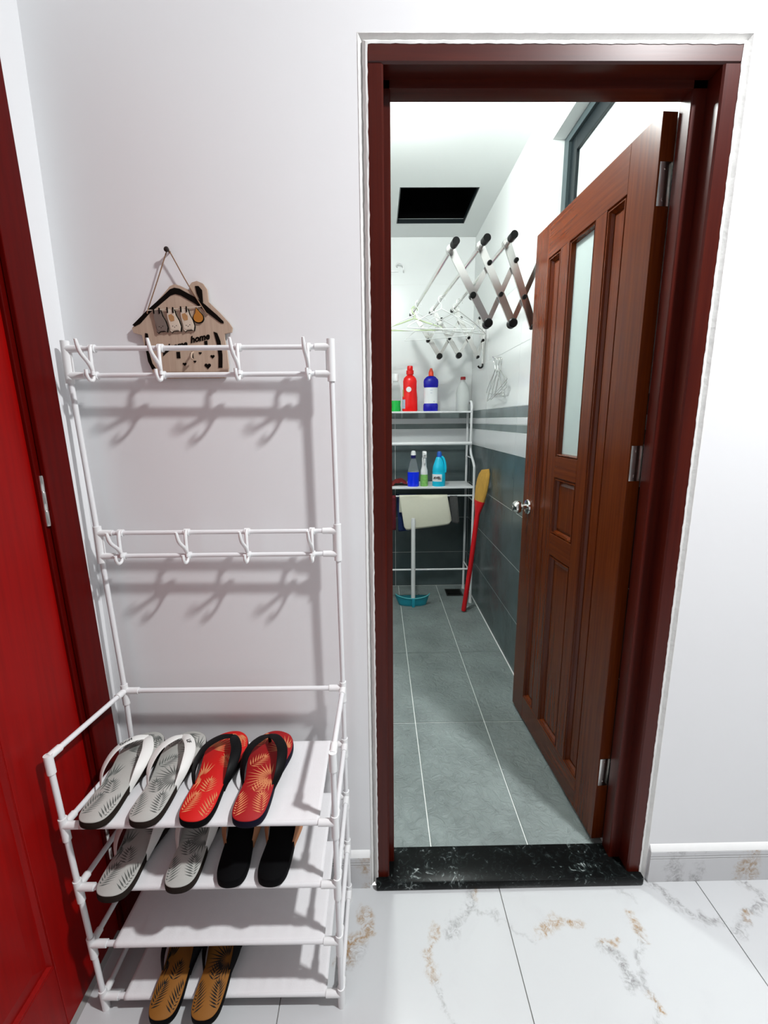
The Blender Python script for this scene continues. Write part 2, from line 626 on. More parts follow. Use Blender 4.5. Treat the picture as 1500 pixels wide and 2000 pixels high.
# skirting with two engraved lines
def skirting(name, x0, x1, label):
    prof = [(0, 0), (-0.011, 0), (-0.011, 0.082), (-0.0085, 0.0828), (-0.0085, 0.0842), (-0.011, 0.085), (-0.011, 0.0905), (-0.0085, 0.0913),
            (-0.0085, 0.0927), (-0.011, 0.0935), (-0.011, 0.107), (-0.0095, 0.109), (0, 0.109)]
    m_ = MB()
    m_.loft([[Vector((x0, y, z)) for y, z in prof], [Vector((x1, y, z)) for y, z in prof]])
    o = tag(m_.build(name, M['marble_base'], smooth=False), label, 'baseboard', kind='structure')
    for z in (0.0828, 0.0913):
        MB().box((x0, -0.0102, z), (x1, -0.008, z + 0.0014)).build('groove_shade', M['grout_dark'], o, smooth=False)  # dark strip colours in the shade inside each groove
    c = MB()
    c.loft([[Vector((x, y, z)) for y, z in ((0, 0.1092), (-0.0105, 0.1092), (-0.0085, 0.114), (-0.002, 0.126), (0, 0.127))] for x in (x0, x1)])
    c.build('caulk_bead', M['caulk'], o)
    return o


skirting('baseboard_left', XL, OX0 - 0.004, 'marble skirting behind the white shoe rack')
skirting('baseboard_right', OX1 + 0.004, XR, 'marble skirting beside the bathroom door frame')


# plaster border round the door frame: rough filler with a raised outer edge
def ragged(u):
    return 0.0003 * math.sin(u * 61) + 0.0004 * math.sin(u * 137 + 1) + 0.0004 * math.sin(u * 371 + 2)


pl = thing('trim_1', (0, 0, 0), 'rough white plaster border around the dark red door frame', 'trim', kind='structure')


def border_ring(p, out, s):
    r0, r1 = ragged(s), ragged(s + 5)
    pf = [(-0.0012 + r0, -0.0030), (0.003 + 0.5 * r0, -0.0032 + 0.5 * r1), (0.0085 + r1, 0.002), (0.0100 + r1, 0.0085),
          (0.0185 + 0.4 * r0, -0.0012), (0.0205, -0.0002), (0.0195, 0.016), (-0.0012, 0.016)]
    return [p + out * d + Vector((0, y, 0)) for d, y in pf]


rings = []
run = 0.0
corner = [Vector((0, 0, 0)), Vector((0, 0, 2.1433)), Vector((0.7912, 0, 2.1433)), Vector((0.7912, 0, 0))]
outs = [Vector((-1, 0, 0)), Vector((0, 0, 1)), Vector((1, 0, 0))]
for k in range(3):
    p0, p1 = corner[k], corner[k + 1]
    n = int((p1 - p0).length / 0.010)
    for i in range(n + 1):
        if k and i == 0:
            continue
        o_ = outs[k] if not (i == n and k < 2) else outs[k] + outs[k + 1]
        rings.append(border_ring(p0.lerp(p1, i / n), o_, run + i * 0.010))
    run += n * 0.010
MB().loft(rings).build('plaster_strip', M['plaster'], pl)

# ------------------------------------------------------------------ bathroom shell
b = MB().box((BX0 - 0.1, WT, -0.1), (BX + 0.25, BY + 0.15, BZ - 0.004))
bf = tag(b.build('floor_bathroom', M['grout'], smooth=False), 'grey stone tiled bathroom floor with pale grout', 'floor', kind='structure')
fx = [BX0] + [0.1719 + 0.3156 * k for k in range(-3, 2)] + [BX]
fy = [WT - 0.012, 0.714, 1.345, 1.976, 2.205, BY]
g = 0.0021
for i in range(len(fx) - 1):
    for j in range(len(fy) - 1):
        if fx[i + 1] - fx[i] < 0.01:
            continue
        MB().box((fx[i] + g, fy[j] + 0.003, BZ - 0.012), (fx[i + 1] - g, fy[j + 1] - 0.003, BZ), 0.001).build('floor_tile', M['tile_floor'], bf, smooth=False)

b = MB().box((BX0 - 0.1, BY + 0.0012, -0.1), (BX + 0.25, BY + 0.15, BZC))
wbf = tag(b.build('wall_bathroom_far', M['grout'], smooth=False), 'tiled end wall behind the white bathroom shelf', 'wall', kind='structure')
WY0, WY1, WZ0, WZ1 = 0.20, 0.975, 2.05, 2.487     # window opening in the side wall
b = MB()
b.box((BX + 0.0012, WT, -0.1), (BX + 0.25, BY + 0.0012, 2.045))
b.box((BX, WT, 2.045), (BX + 0.25, WY0, BZC)).box((BX, WY1, 2.045), (BX + 0.25, BY + 0.0012, BZC)).box((BX, WY0, WZ1), (BX + 0.25, WY1, BZC)).box((BX, WY0, 2.045), (BX + 0.25, WY1, WZ0))
wbr = tag(b.build('wall_bathroom_right', M['bathwall'], smooth=False), 'tiled bathroom side wall with the high window', 'wall', kind='structure')
b = MB().box((BX0 - 0.1, WT, -0.1), (BX0, BY, BZC))
tag(b.build('wall_bathroom_left', M['bathwall'], smooth=False), 'plain bathroom wall hidden beside the doorway', 'wall', kind='structure')
wbl = bpy.data.objects['wall_bathroom_left']
HX0, HX1, HY0, HY1 = 0.155, 0.607, 1.745, 2.225   # ceiling hatch
b = MB()
zc0, zc1 = BZC, BZC + 0.03
b.box((BX0 - 0.1, WT, zc0), (HX0, BY + 0.15, zc1)).box((HX1, WT, zc0), (BX + 0.25, BY + 0.15, zc1))
b.box((HX0, WT, zc0), (HX1, HY0, zc1)).box((HX0, HY1, zc0), (HX1, BY + 0.15, zc1))
cb = tag(b.build('ceiling_bathroom', M['bathwall'], smooth=False), 'white bathroom ceiling with an open square hatch', 'ceiling', kind='structure')
b = MB()
e = 0.01
b.box((HX0 - e, HY0 - e, zc1), (HX0, HY1 + e, zc1 + 0.5)).box((HX1, HY0 - e, zc1), (HX1 + e, HY1 + e, zc1 + 0.5))
b.box((HX0, HY0 - e, zc1), (HX1, HY0, zc1 + 0.5)).box((HX0, HY1, zc1), (HX1, HY1 + e, zc1 + 0.5)).box((HX0 - e, HY0 - e, zc1 + 0.5), (HX1 + e, HY1 + e, zc1 + 0.51))
b.build('hatch_shaft', M['void'], cb, smooth=False)  # shaft painted black to stand for the darkness above the hatch
b = MB()
t = 0.006
b.box((HX0, HY0, zc0 - 0.0005), (HX0 + t, HY1, zc1 - 0.004)).box((HX1 - t, HY0, zc0 - 0.0005), (HX1, HY1, zc1 - 0.004))
b.box((HX0 + t, HY1 - t, zc0 - 0.0005), (HX1 - t, HY1, zc1 - 0.004)).box((HX0 + t, HY0, zc0 - 0.0005), (HX1 - t, HY0 + t, zc1 - 0.004))
b.build('hatch_rim', M['alu_dark'], cb, smooth=False)

rows = [(0.02, 0.31, 'tile_grey'), (0.31, 0.60, 'tile_grey'), (0.60, 0.89, 'tile_grey'), (0.89, 1.19, 'tile_grey'),
        (1.19, 1.305, 'tile_pale'), (1.305, 1.347, 'tile_band'), (1.347, 1.384, 'tile_pale'), (1.384, 1.442, 'tile_band'),
        (1.442, 1.745, 'tile_white'), (1.745, 2.045, 'tile_white')]
g = 0.0015
cols_r = [WT, 0.58, 1.27, 1.96, BY]
for z0, z1, mk in rows:
    for y0, y1 in zip(cols_r[:-1], cols_r[1:]):
        MB().box((BX, y0 + g, z0 + g), (BX + 0.0012, y1 - g, z1 - g)).build('wall_tile', M[mk], wbr, smooth=False)
for y0, y1 in zip(cols_r[:-1], cols_r[1:]):
    for z0, z1, mk in rows[:4]:
        MB().box((BX0, y0 + g, z0 + g), (BX0 + 0.0075, y1 - g, z1 - g)).build('wall_tile', M[mk], wbl, smooth=False)
for x0, x1 in ((BX0 + 0.01, -0.50), (-0.50, OX0 - 0.012)):
    for z0, z1, mk in rows[:4]:
        MB().box((x0 + g, WT, z0 + g), (x1 - g, WT + 0.0075, z1 - g)).build('wall_tile', M[mk], bpy.data.objects['wall_far'], smooth=False)
cols_b = [BX0, -0.54, 0.15, BX]
for z0, z1, mk in rows + [(2.045, 2.345, 'tile_white'), (2.345, BZC, 'tile_white')]:
    for x0, x1 in zip(cols_b[:-1], cols_b[1:]):
        MB().box((x0 + g, BY, z0 + g), (x1 - g, BY + 0.0012, z1 - g)).build('wall_tile', M[mk], wbf, smooth=False)

m_ = MB().tube([(BX - 0.001, WT, BZ + 0.0005), (BX - 0.001, BY, BZ + 0.0005)], 0.0042, 8)
m_.build('caulk_bead', M['caulk'], bf)
# high window
wn = thing('window_1', (BX + 0.05, WY1, WZ0), 'high dark framed frosted window above the open brown door', 'window', kind='structure')


def wbox(name, m_, a, bb, bev=0.001):
    o = MB().box(a, bb, bev).build(name, m_, wn, smooth=False)
    o.matrix_parent_inverse = Matrix.Translation(wn.location).inverted()
    return o


x0 = BX + 0.05
wbox('frame_bar', M['alu_mid'], (x0, WY1 - 0.045, WZ0), (x0 + 0.05, WY1, WZ1))
wbox('frame_bar', M['alu_mid'], (x0, WY0, WZ0), (x0 + 0.05, WY0 + 0.045, WZ1))
wbox('frame_bar', M['alu_mid'], (x0, WY0 + 0.045, WZ1 - 0.03), (x0 + 0.05, WY1 - 0.045, WZ1))
wbox('frame_bar', M['alu_mid'], (x0, WY0 + 0.045, WZ0), (x0 + 0.05, WY1 - 0.045, WZ0 + 0.03))
x1 = x0 + 0.012
wbox('sash_bar', M['alu_dark'], (x1, WY1 - 0.10, WZ0 + 0.03), (x1 + 0.03, WY1 - 0.045, WZ1 - 0.03))
wbox('sash_bar', M['alu_dark'], (x1, WY0 + 0.045, WZ0 + 0.03), (x1 + 0.03, WY0 + 0.10, WZ1 - 0.03))
wbox('sash_bar', M['alu_dark'], (x1, WY0 + 0.10, WZ1 - 0.085), (x1 + 0.03, WY1 - 0.10, WZ1 - 0.03))
wbox('sash_bar', M['alu_dark'], (x1, WY0 + 0.10, WZ0 + 0.03), (x1 + 0.03, WY1 - 0.10, WZ0 + 0.085))
wbox('glass_pane', M['frost'], (x1 + 0.012, WY0 + 0.10, WZ0 + 0.085), (x1 + 0.018, WY1 - 0.10, WZ1 - 0.085), 0)
b = MB().box((x0 + 0.05, WY0, WZ0), (x0 + 0.06, WY1, WZ1))

# open the outer part of the wall behind the window (the reveal runs through)


# ------------------------------------------------------------------ lamps (above the picture)
lp = thing('ceiling_lamp', (ROOM_LAMP[0], ROOM_LAMP[1], ZC), 'round white ceiling lamp lighting the tiled room', 'lamp')
MB().lathe([(0.02, 0), (0.13, 0), (0.13, -0.035), (0.12, -0.04), (0.02, -0.04)], 32).build('housing', M['plastic_w'], lp)
MB().lathe([(0.02, -0.041), (0.115, -0.041), (0.11, -0.048), (0.02, -0.05)], 32).build('diffuser', M['lamp'], lp)
lp = thing('bathroom_lamp', (BATH_LAMP[0], BATH_LAMP[1], BZC), 'bare white bulb in a socket on the bathroom ceiling', 'lamp')
MB().lathe([(0.002, 0), (0.045, 0), (0.045, -0.012), (0.022, -0.018), (0.020, -0.050), (0.002, -0.050)], 24).build('socket', M['plastic_w'], lp)
MB().lathe([(0.002, -0.048), (0.016, -0.052), (0.030, -0.075), (0.036, -0.103), (0.030, -0.128), (0.016, -0.138), (0.002, -0.140)], 24).build('bulb', M['lamp'], lp)

# ------------------------------------------------------------------ granite threshold
b = MB().box((-0.006, -0.022, 0.0), (0.797, 0.096, 0.030), 0.006)
tag(b.build('door_threshold', M['granite']), 'black speckled granite threshold under the bathroom doorway', 'threshold', kind='structure')

# ------------------------------------------------------------------ bathroom door frame
FW, FH = 0.7912, 2.1433
tf = thing('trim_2', (0, 0, 0), 'dark red varnished wooden frame of the bathroom doorway', 'door frame', kind='structure')
FZ = 0.030


def jamb(x_out, x_in, x_stop, name):
    s = 1 if x_in > x_out else -1
    poly = [(x_out, -0.002), (x_in - s * 0.004, -0.002), (x_in, 0.002), (x_in, 0.046), (x_stop - s * 0.002, 0.046), (x_stop, 0.048), (x_stop, 0.088), (x_in, 0.088), (x_in, 0.098), (x_out, 0.098)]
    m_ = MB()
    m_.loft([[Vector((x, y, FZ)) for x, y in poly], [Vector((x, y, FH - 0.0355)) for x, y in poly]])
    return m_.build(name, M['frame'], tf, ang=0.5)


jamb(0.0, 0.034, 0.050, 'jamb')
jamb(FW, FW - 0.037, FW - 0.069, 'jamb')
hp = [(FH, -0.002), (FH - 0.031, -0.002), (FH - 0.035, 0.002), (FH - 0.035, 0.046), (FH - 0.051, 0.046), (FH - 0.052, 0.048), (FH - 0.052, 0.088), (FH - 0.035, 0.088), (FH - 0.035, 0.098), (FH, 0.098)]
m_ = MB()
m_.loft([[Vector((0.0, y, z)) for z, y in hp], [Vector((FW, y, z)) for z, y in hp]])
head = m_.build('head', wood_mat('dark_red_varnished_wood_head', (0.048, 0.0036, 0.0012), (0.078, 0.0085, 0.0028), rough=0.33, axis='X', spec=0.5), tf, ang=0.5)

# ------------------------------------------------------------------ bathroom door leaf (open inwards)
LEN = 0.735
hx, hy = 0.694, 0.104
ang = math.atan2(0.836 - 0.103, 0.652 - 0.694)
dl = thing('door_1', (hx, hy, 0), 'open brown panelled bathroom door with a narrow frosted pane', 'door', rz=ang, kind='structure')
LT = 0.037
Z0, Z1 = 0.036, 2.083


def lbox(name, u0, u1, z0, z1, m_=None, y0=-LT, y1=0.0, bev=0.0012):
    return MB().box((u0, y0, z0), (u1, y1, z1), bev).build(name, m_ or M['leaf'], dl, smooth=False)


LH = wood_mat('brown_varnished_wood_rail', (0.080, 0.0125, 0.0018), (0.135, 0.026, 0.0040), rough=0.25, axis='X', spec=0.28)
lbox('stile', 0.0, 0.123, Z0, Z1)
lbox('stile', 0.612, LEN, Z0, Z1)
lbox('stile', 0.219, 0.281, 0.145, 1.962)
lbox('stile', 0.447, 0.513, 0.145, 1.962)
lbox('rail', 0.123, 0.612, 1.962, Z1, LH)
lbox('rail', 0.123, 0.612, Z0, 0.145, LH)
lbox('rail', 0.281, 0.447, 1.163, 1.240, LH)
lbox('rail', 0.281, 0.447, 0.866, 0.948, LH)


def panel(u0, u1, z0, z1, glass=False):
    """moulding ring round an opening and a recessed raised-and-fielded panel"""
    prof = [(0.0, -0.0005), (0.002, -0.007), (0.0045, -0.007), (0.006, -0.001), (0.009, -0.001), (0.011, -0.008), (0.016, -0.016)]
    if glass:
        prof = [(0.0, -0.0005), (0.002, -0.006), (0.004, -0.006), (0.006, -0.001), (0.009, -0.003), (0.011, -0.019)]
    m_ = MB()
    rings = []
    for d_, y in prof:
        rings.append([Vector((u0 + d_, y, z0 + d_)), Vector((u1 - d_, y, z0 + d_)), Vector((u1 - d_, y, z1 - d_)), Vector((u0 + d_, y, z1 - d_))])
    d_ = prof[-1][0]
    rings.append([Vector((p.x, -LT + 0.004, p.z)) for p in rings[-1]])
    rings.append([Vector((p.x, -LT + 0.004, p.z)) for p in rings[0]])
    rings.append(rings[0])
    m_.loft(rings, cap=False)
    bmesh.ops.remove_doubles(m_.bm, verts=list(m_.bm.verts), dist=1e-6)
    mo = m_.build('moulding', M['leaf'], dl, smooth=False)
    if glass:
        return MB().box((u0 + d_, -0.026, z0 + d_), (u1 - d_, -0.019, z1 - d_)).build('glass_pane', M['frost_door'], dl, smooth=False)
    m_ = MB()
    a, c = d_, d_ + 0.012
    yb_, yf = -0.018, -0.012
    q0 = [Vector((u0 + a, -0.026, z0 + a)), Vector((u1 - a, -0.026, z0 + a)), Vector((u1 - a, -0.026, z1 - a)), Vector((u0 + a, -0.026, z1 - a))]
    q1 = [Vector((p.x, yb_, p.z)) for p in q0]
    q2 = [Vector((u0 + c, yf, z0 + c)), Vector((u1 - c, yf, z0 + c)), Vector((u1 - c, yf, z1 - c)), Vector((u0 + c, yf, z1 - c))]
    m_.loft([q0, q1, q2])
    return m_.build('panel', M['leaf'], dl, smooth=False)


M['frost_door'] = mat('frosted_door_glass', (0.66, 0.76, 0.74), 0.35, noise=0.02, nscale=30, trans=0.35, spec=0.4, bump=0.1, bscale=400)
panel(0.513, 0.612, 0.145, 1.962)
panel(0.281, 0.447, 1.240, 1.962, True)
panel(0.281, 0.447, 0.948, 1.163)
panel(0.281, 0.447, 0.145, 0.866)
panel(0.123, 0.219, 0.145, 1.962)
for hz in (1.93, 1.255, 0.285):
    h = MB()
    h.lathe([(0.001, -0.052), (0.006, -0.052), (0.0065, -0.048), (0.0065, -0.001), (0.0055, 0.0), (0.0065, 0.001), (0.0065, 0.048), (0.006, 0.052), (0.001, 0.052)], 14, (-0.010, -0.043, hz))
    h.box((-0.0015, -0.036, hz - 0.048), (0.0005, -0.004, hz + 0.048), 0.0003)
    hg = h.build('hinge', M['steel'], dl)
    for dz in (-0.034, 0.034):
        MB().lathe([(0.0005, 0), (0.0035, 0), (0.003, 0.0012), (0.0005, 0.0012)], 10, (-0.0016, -0.018, hz + dz), axis=(-1, 0, 0)).build('screw', M['chrome'], hg)
# round knob
kb = MB().lathe([(0.002, 0), (0.031, 0), (0.032, 0.004), (0.029, 0.009), (0.013, 0.012), (0.0115, 0.026), (0.016, 0.032), (0.024, 0.038), (0.0275, 0.048), (0.0265, 0.058), (0.020, 0.066), (0.012, 0.069), (0.002, 0.0695)], 28,
                (0.672, 0.0, 1.008), axis=(0, 1, 0)).build('knob', M['chrome'], dl)
MB().lathe([(0.001, 0), (0.0065, 0), (0.006, 0.003), (0.001, 0.003)], 14, (0.672, 0.0692, 1.008), axis=(0, 1, 0)).build('push_button', M['steel'], kb)
MB().lathe([(0.002, 0), (0.031, 0), (0.031, 0.006), (0.012, 0.012), (0.0115, 0.026), (0.024, 0.036), (0.0265, 0.052), (0.012, 0.062), (0.002, 0.0625)], 24,
           (0.672, -LT, 1.008), axis=(0, -1, 0)).build('knob', M['chrome'], dl)

# ------------------------------------------------------------------ red door in the left wall
t3 = thing('trim_3', (XL, 0, 0), 'deep red wooden casing of the door beside the shoe rack', 'door frame', kind='structure')


def skew(z):
    return 0.0086 - 0.034 * (z - 0.57)      # upright frame and door, sheared along y with height to match image edges


def ltrim(name, y0, y1, z0, z1, d0, d1, m_, parent, bev=0.002):
    q_ = MB().box((d0, y0, z0), (d1, y1, z1), bev)
    for v in q_.bm.verts:
        v.co.y += skew(v.co.z)
    return q_.build(name, m_, parent, smooth=False)


ltrim('casing', -0.128, -0.046, 0.0, 2.128, 0.0005, 0.012, M['redframe'], t3)
ltrim('jamb', -0.140, -0.108, 0.0, 2.128, -0.095, -0.0005, M['redframe'], t3)
ltrim('jamb', -1.06, -0.932, 0.0, 2.128, -0.095, -0.0005, M['redframe'], t3)
ltrim('head_jamb', -1.06, -0.060, 2.112, 2.19, -0.095, -0.0005, M['redframe'], t3)
ltrim('casing', -1.02, -0.938, 0.0, 2.128, 0.0005, 0.012, M['redframe'], t3)
ltrim('head', -1.04, -0.046, 2.129, 2.20, 0.0005, 0.012, M['redframe'], t3)
d2 = thing('door_2', (XL, 0, 0), 'closed bright red wooden door beside the shoe rack', 'door', kind='structure')
ya, yb2 = -0.936, -0.134
ltrim('stile', -0.345, yb2, 0.008, 2.12, -0.045, -0.008, M['reddoor'], d2)
ltrim('stile', ya, -0.72, 0.008, 2.12, -0.045, -0.008, M['reddoor'], d2)
ltrim('rail', -0.72, -0.345, 1.95, 2.12, -0.045, -0.008, M['reddoor'], d2)
ltrim('rail', -0.72, -0.345, 1.00, 1.12, -0.045, -0.008, M['reddoor'], d2)
ltrim('rail', -0.72, -0.345, 0.008, 0.20, -0.045, -0.008, M['reddoor'], d2)
for z0, z1 in ((0.20, 1.00), (1.12, 1.95)):
    m_ = MB()
    def rg(d_, x):
        return [Vector((x, -0.72 + d_, z0 + d_)), Vector((x, -0.345 - d_, z0 + d_)), Vector((x, -0.345 - d_, z1 - d_)), Vector((x, -0.72 + d_, z1 - d_))]
    m_.loft([rg(0, -0.035), rg(0, -0.009), rg(0.006, -0.0065), rg(0.012, -0.014), rg(0.05, -0.009)])
    for v in m_.bm.verts:
        v.co.y += skew(v.co.z)
    m_.build('panel', M['reddoor'], d2, smooth=False)
for hz in (1.212, 1.86, 0.30):
    h = MB().lathe([(0.001, -0.055), (0.0055, -0.055), (0.006, -0.05), (0.006, -0.022), (0.0052, -0.021), (0.006, -0.02), (0.006, 0.02), (0.0052, 0.021), (0.006, 0.022), (0.006, 0.05), (0.0055, 0.055), (0.001, 0.055)], 14,
                   (0.001, -0.131 + skew(hz), hz))
    h.build('hinge', M['steel'], d2)
# ------------------------------------------------------------------ shoe rack
RK = thing('shoe_rack', (-0.38, -0.16, 0), 'white tubular shoe rack with cloth shelves and coat hook rails', 'shoe rack')
RKO = Vector((-0.38, -0.16, 0))


def rk(m_, name, mt, parent=None, **k):
    for v in m_.bm.verts:
        v.co -= RKO
    return m_.build(name, mt, parent or RK, **k)


def FLp(z):
    return Vector((-0.684 + (0.69 - z) * 0.046, -0.280, z))


def FRp(z):
    return Vector((-0.088, -0.286, z))


def BLp(z):
    return Vector((-0.654 - max(z - 0.69, 0) * 0.034, -0.042, z))


def BRp(z):
    return Vector((-0.0845 - max(z - 0.69, 0) * 0.006, -0.045, z))


SH = [0.522, 0.357, 0.196, 0.038]
ZT = 0.690
TR = 0.0062
levels = [0.0, SH[3], SH[2], SH[1], SH[0], ZT]
for fn in (FLp, FRp):
    for a, c in zip(levels[:-1], levels[1:]):
        if a == 0.0:
            continue
        rk(MB().tube([fn(a + 0.012), fn(c - 0.012)], TR, 12), 'post_tube', M['pvc'])
for fn in (BLp, BRp):
    lv = levels[1:] + [1.085, 1.51]
    for a, c in zip(lv[:-1], lv[1:]):
        rk(MB().tube([fn(a + 0.012), fn(c - 0.012 if c < 1 else c - 0.03)], TR, 12), 'post_tube', M['pvc'])
# shelves: front, back and side tubes, corner connectors, cloth
for k, z in enumerate(SH + [ZT]):
    FL, FR, BL, BR = FLp(z), FRp(z), BLp(z), BRp(z)
    if k < 4:
        rk(MB().tube([FL, FR], TR, 12), 'shelf_tube', M['pvc'])
    rk(MB().tube([BL, BR], TR, 12), 'shelf_tube', M['pvc'])
    rk(MB().tube([FL, BL], TR, 12), 'side_tube', M['pvc'])
    rk(MB().tube([FR, BR], TR, 12), 'side_tube', M['pvc'])
    for c, nx, ny, fn in ((FL, FR, BL, FLp), (FR, FL, BR, FRp), (BL, BR, FL, BLp), (BR, BL, FR, BRp)):
        m_ = MB()
        lo = fn(max(z - 0.038, 0.0)) if not (k == 3) else fn(0.0)
        hi = fn(z + 0.018) if (k < 4 or c in (BL, BR)) else fn(z + 0.006)
        m_.tube([lo, c, hi], 0.0088, 12)
        dx, dy = (nx - c).normalized(), (ny - c).normalized()
        if not (k == 4 and (c is FL or c is FR)):
            m_.tube([c, c + dx * 0.036], 0.0086, 12)
        m_.tube([c, c + dy * 0.030], 0.0086, 12)
        rk(m_, 'corner_connector', M['plastic_w'])


def cloth(z, x0, x1, y0, y1, sag, seed):
    rnd = random.Random(seed)
    ph = [rnd.uniform(0, 6.28) for _ in range(6)]
    R_ = 0.0078
    # profile around both tubes, open underneath
    prof = []
    for a in range(7):
        an = -PI / 2 - PI * a / 6 * 1.0
        prof.append((y0 + math.cos(an) * R_ * 1.0, z + math.sin(an) * R_, 0))
    n = 16
    for i in range(1, n):
        t_ = i / n
        prof.append((y0 + (y1 - y0) * t_, z + R_ - sag * math.sin(PI * t_), t_))
    for a in range(7):
        an = PI / 2 - PI * a / 6
        prof.append((y1 + math.cos(an) * R_, z + math.sin(an) * R_, 1))
    nx_ = 60

    def f(u, v):
        i = min(int(round(v * (len(prof) - 1))), len(prof) - 1)
        y, zz, t_ = prof[i]
        x = x0 + (x1 - x0) * u
        if 0 < t_ < 1:
            wv = 0.0011 * math.exp(-t_ * 5) * (math.sin(u * 90 + ph[0]) + 0.7 * math.sin(u * 151 + ph[1])) + 0.0012 * math.sin(u * 9 + ph[2]) * math.sin(PI * t_)
            zz += wv
        return Vector((x, y, zz))
    return MB().grid(f, nx_, len(prof) - 1)


for k, z in enumerate(SH):
    xl = (-0.640, -0.612, -0.606, -0.602)[k]
    o = rk(cloth(z, xl, -0.122, -0.2815, -0.043, 0.004 if k else 0.003, 10 + k), 'shelf_cloth', M['cloth'])
    md = o.modifiers.new('solid', 'SOLIDIFY')
    md.thickness = 0.0009
# coat hook rails
HOOKX = {0: (-0.622, -0.470, -0.296, -0.140), 1: (-0.612, -0.452, -0.306, -0.148)}


def hook_mesh():
    m_ = MB()
    up, lo = 0.029, -0.029
    m_.tube([(-0.006, 0, up), (0.006, 0, up)], 0.0092, 12)
    m_.tube([(-0.005, 0, lo), (0.005, 0, lo)], 0.0090, 12)
    m_.tube(bez([(0, -0.004, up + 0.006), (0, -0.010, up - 0.006), (0, -0.011, 0.0), (0, -0.010, lo)], 5), 0.0042, 10)
    m_.tube(bez([(0, -0.010, lo + 0.010), (0, -0.022, -0.004), (-0.002, -0.043, 0.016), (-0.003, -0.052, 0.042)], 6), [0.0044] * 15 + [0.0042, 0.0040, 0.0036, 0.0030], 10)
    m_.tube(bez([(0, -0.006, lo), (0, -0.012, lo - 0.011), (0, -0.025, lo - 0.012), (0, -0.033, lo - 0.002), (0, -0.034, lo + 0.010)], 5), 0.0038, 10)
    return m_


hm = None
for k, zc_ in ((0, 1.510), (1, 1.085)):
    A, Bp = BLp(zc_), BRp(zc_)
    for dz in (0.029, -0.029):
        rk(MB().tube([A + Vector((0, 0, dz)), Bp + Vector((0, 0, dz))], 0.0056, 12), 'hook_rail', M['pvc'])
    for P0, s in ((A, 1), (Bp, -1)):
        m_ = MB()
        m_.tube([P0 + Vector((0, 0, -0.046)), P0 + Vector((0, 0, 0.046))], 0.0094, 14)
        for dz in (0.029, -0.029):
            m_.tube([P0 + Vector((0, 0, dz)), P0 + Vector((s * 0.012, 0, dz)), P0 + Vector((s * 0.036, 0, dz))], [0.0094, 0.0084, 0.0078], 12)
        m_.box(P0 + Vector((min(0, s * 0.012), -0.002, -0.029)), P0 + Vector((max(0, s * 0.012), 0.002, 0.029)))
        rk(m_, 'rail_connector', M['plastic_w'])
    for x in HOOKX[k]:
        loc = Vector((x, A.y + (Bp.y - A.y) * (x - A.x) / (Bp.x - A.x), zc_)) - RKO
        if hm is None:
            o = hook_mesh().build('coat_hook', M['plastic_w'], RK)
            hm = o.data
            o.location = loc
        else:
            linked('coat_hook', hm, RK, loc)

# ------------------------------------------------------------------ flip-flops
OUT = [(0, 0), (14, 1.8), (26, 9), (33.5, 24), (36, 48), (36, 80), (35, 110), (39, 140), (46, 175), (50, 205), (47, 235), (36, 257), (18, 269), (0, 273), (-17, 269),
       (-34, 254), (-44, 230), (-47, 200), (-44, 170), (-37, 135), (-32, 105), (-33, 72), (-34, 46), (-31.5, 23), (-25, 9), (-13.5, 1.8)]


def outline(side, inset=0.0, n=3):
    P = OUT + OUT[:1]
    q = []
    m_ = len(OUT)
    for i in range(m_):
        a, b_, c, d = [Vector((*OUT[(i + k) % m_], 0)) for k in (-1, 0, 1, 2)]
        for k in range(n):
            t_ = k / n
            q.append(0.5 * ((2 * b_) + (c - a) * t_ + (2 * a - 5 * b_ + 4 * c - d) * t_ * t_ + (3 * b_ - a - 3 * c + d) * t_ ** 3))
    cen = Vector((0, 135, 0))
    res = []
    for i, p in enumerate(q):
        tg = (q[(i + 1) % len(q)] - q[i - 1]).normalized()
        nr = Vector((-tg.y, tg.x, 0))     # inward for a counter-clockwise loop
        p2 = p + nr * inset
        res.append((p2.x * side * 0.001, p2.y * 0.001))
    return res


def inside(p, poly):
    c = False
    x, y = p
    for i in range(len(poly)):
        x1_, y1_ = poly[i]
        x2_, y2_ = poly[i - 1]
        if (y1_ > y) != (y2_ > y) and x < (x2_ - x1_) * (y - y1_) / (y2_ - y1_) + x1_:
            c = not c
    return c


def leaflet(m_, poly, p, ang_, ln, wd, z):
    d = Vector((math.cos(ang_), math.sin(ang_)))
    nrm = Vector((-d.y, d.x))
    if not inside(p, poly):
        return
    L = ln
    while L > 0.003 and not inside((p[0] + d.x * L, p[1] + d.y * L), poly):
        L -= 0.0015
    if L <= 0.004:
        return
    w1 = wd
    pts = [Vector(p), Vector(p) + d * L * 0.35 + nrm * w1, Vector(p) + d * L, Vector(p) + d * L * 0.35 - nrm * w1]
    for q in pts:
        if not inside((q.x, q.y), poly):
            return
    m_.poly([Vector((q.x, q.y, z)) for q in pts])


def frond(m_, poly, c, ang_, L, ll, n, z, wd=0.0016):
    d = Vector((math.cos(ang_), math.sin(ang_)))
    for i in range(n):
        t_ = i / (n - 1)
        p = Vector(c) + d * L * t_
        k = ll * (0.55 + 0.9 * math.sin(PI * min(t_ * 0.8 + 0.2, 1)) * 0.5)
        for s in (1, -1):
            leaflet(m_, poly, (p.x, p.y), ang_ + s * (1.0 - 0.45 * t_), k, wd, z)
    leaflet(m_, poly, (c[0] + d.x * L, c[1] + d.y * L), ang_, ll * 0.7, wd, z)


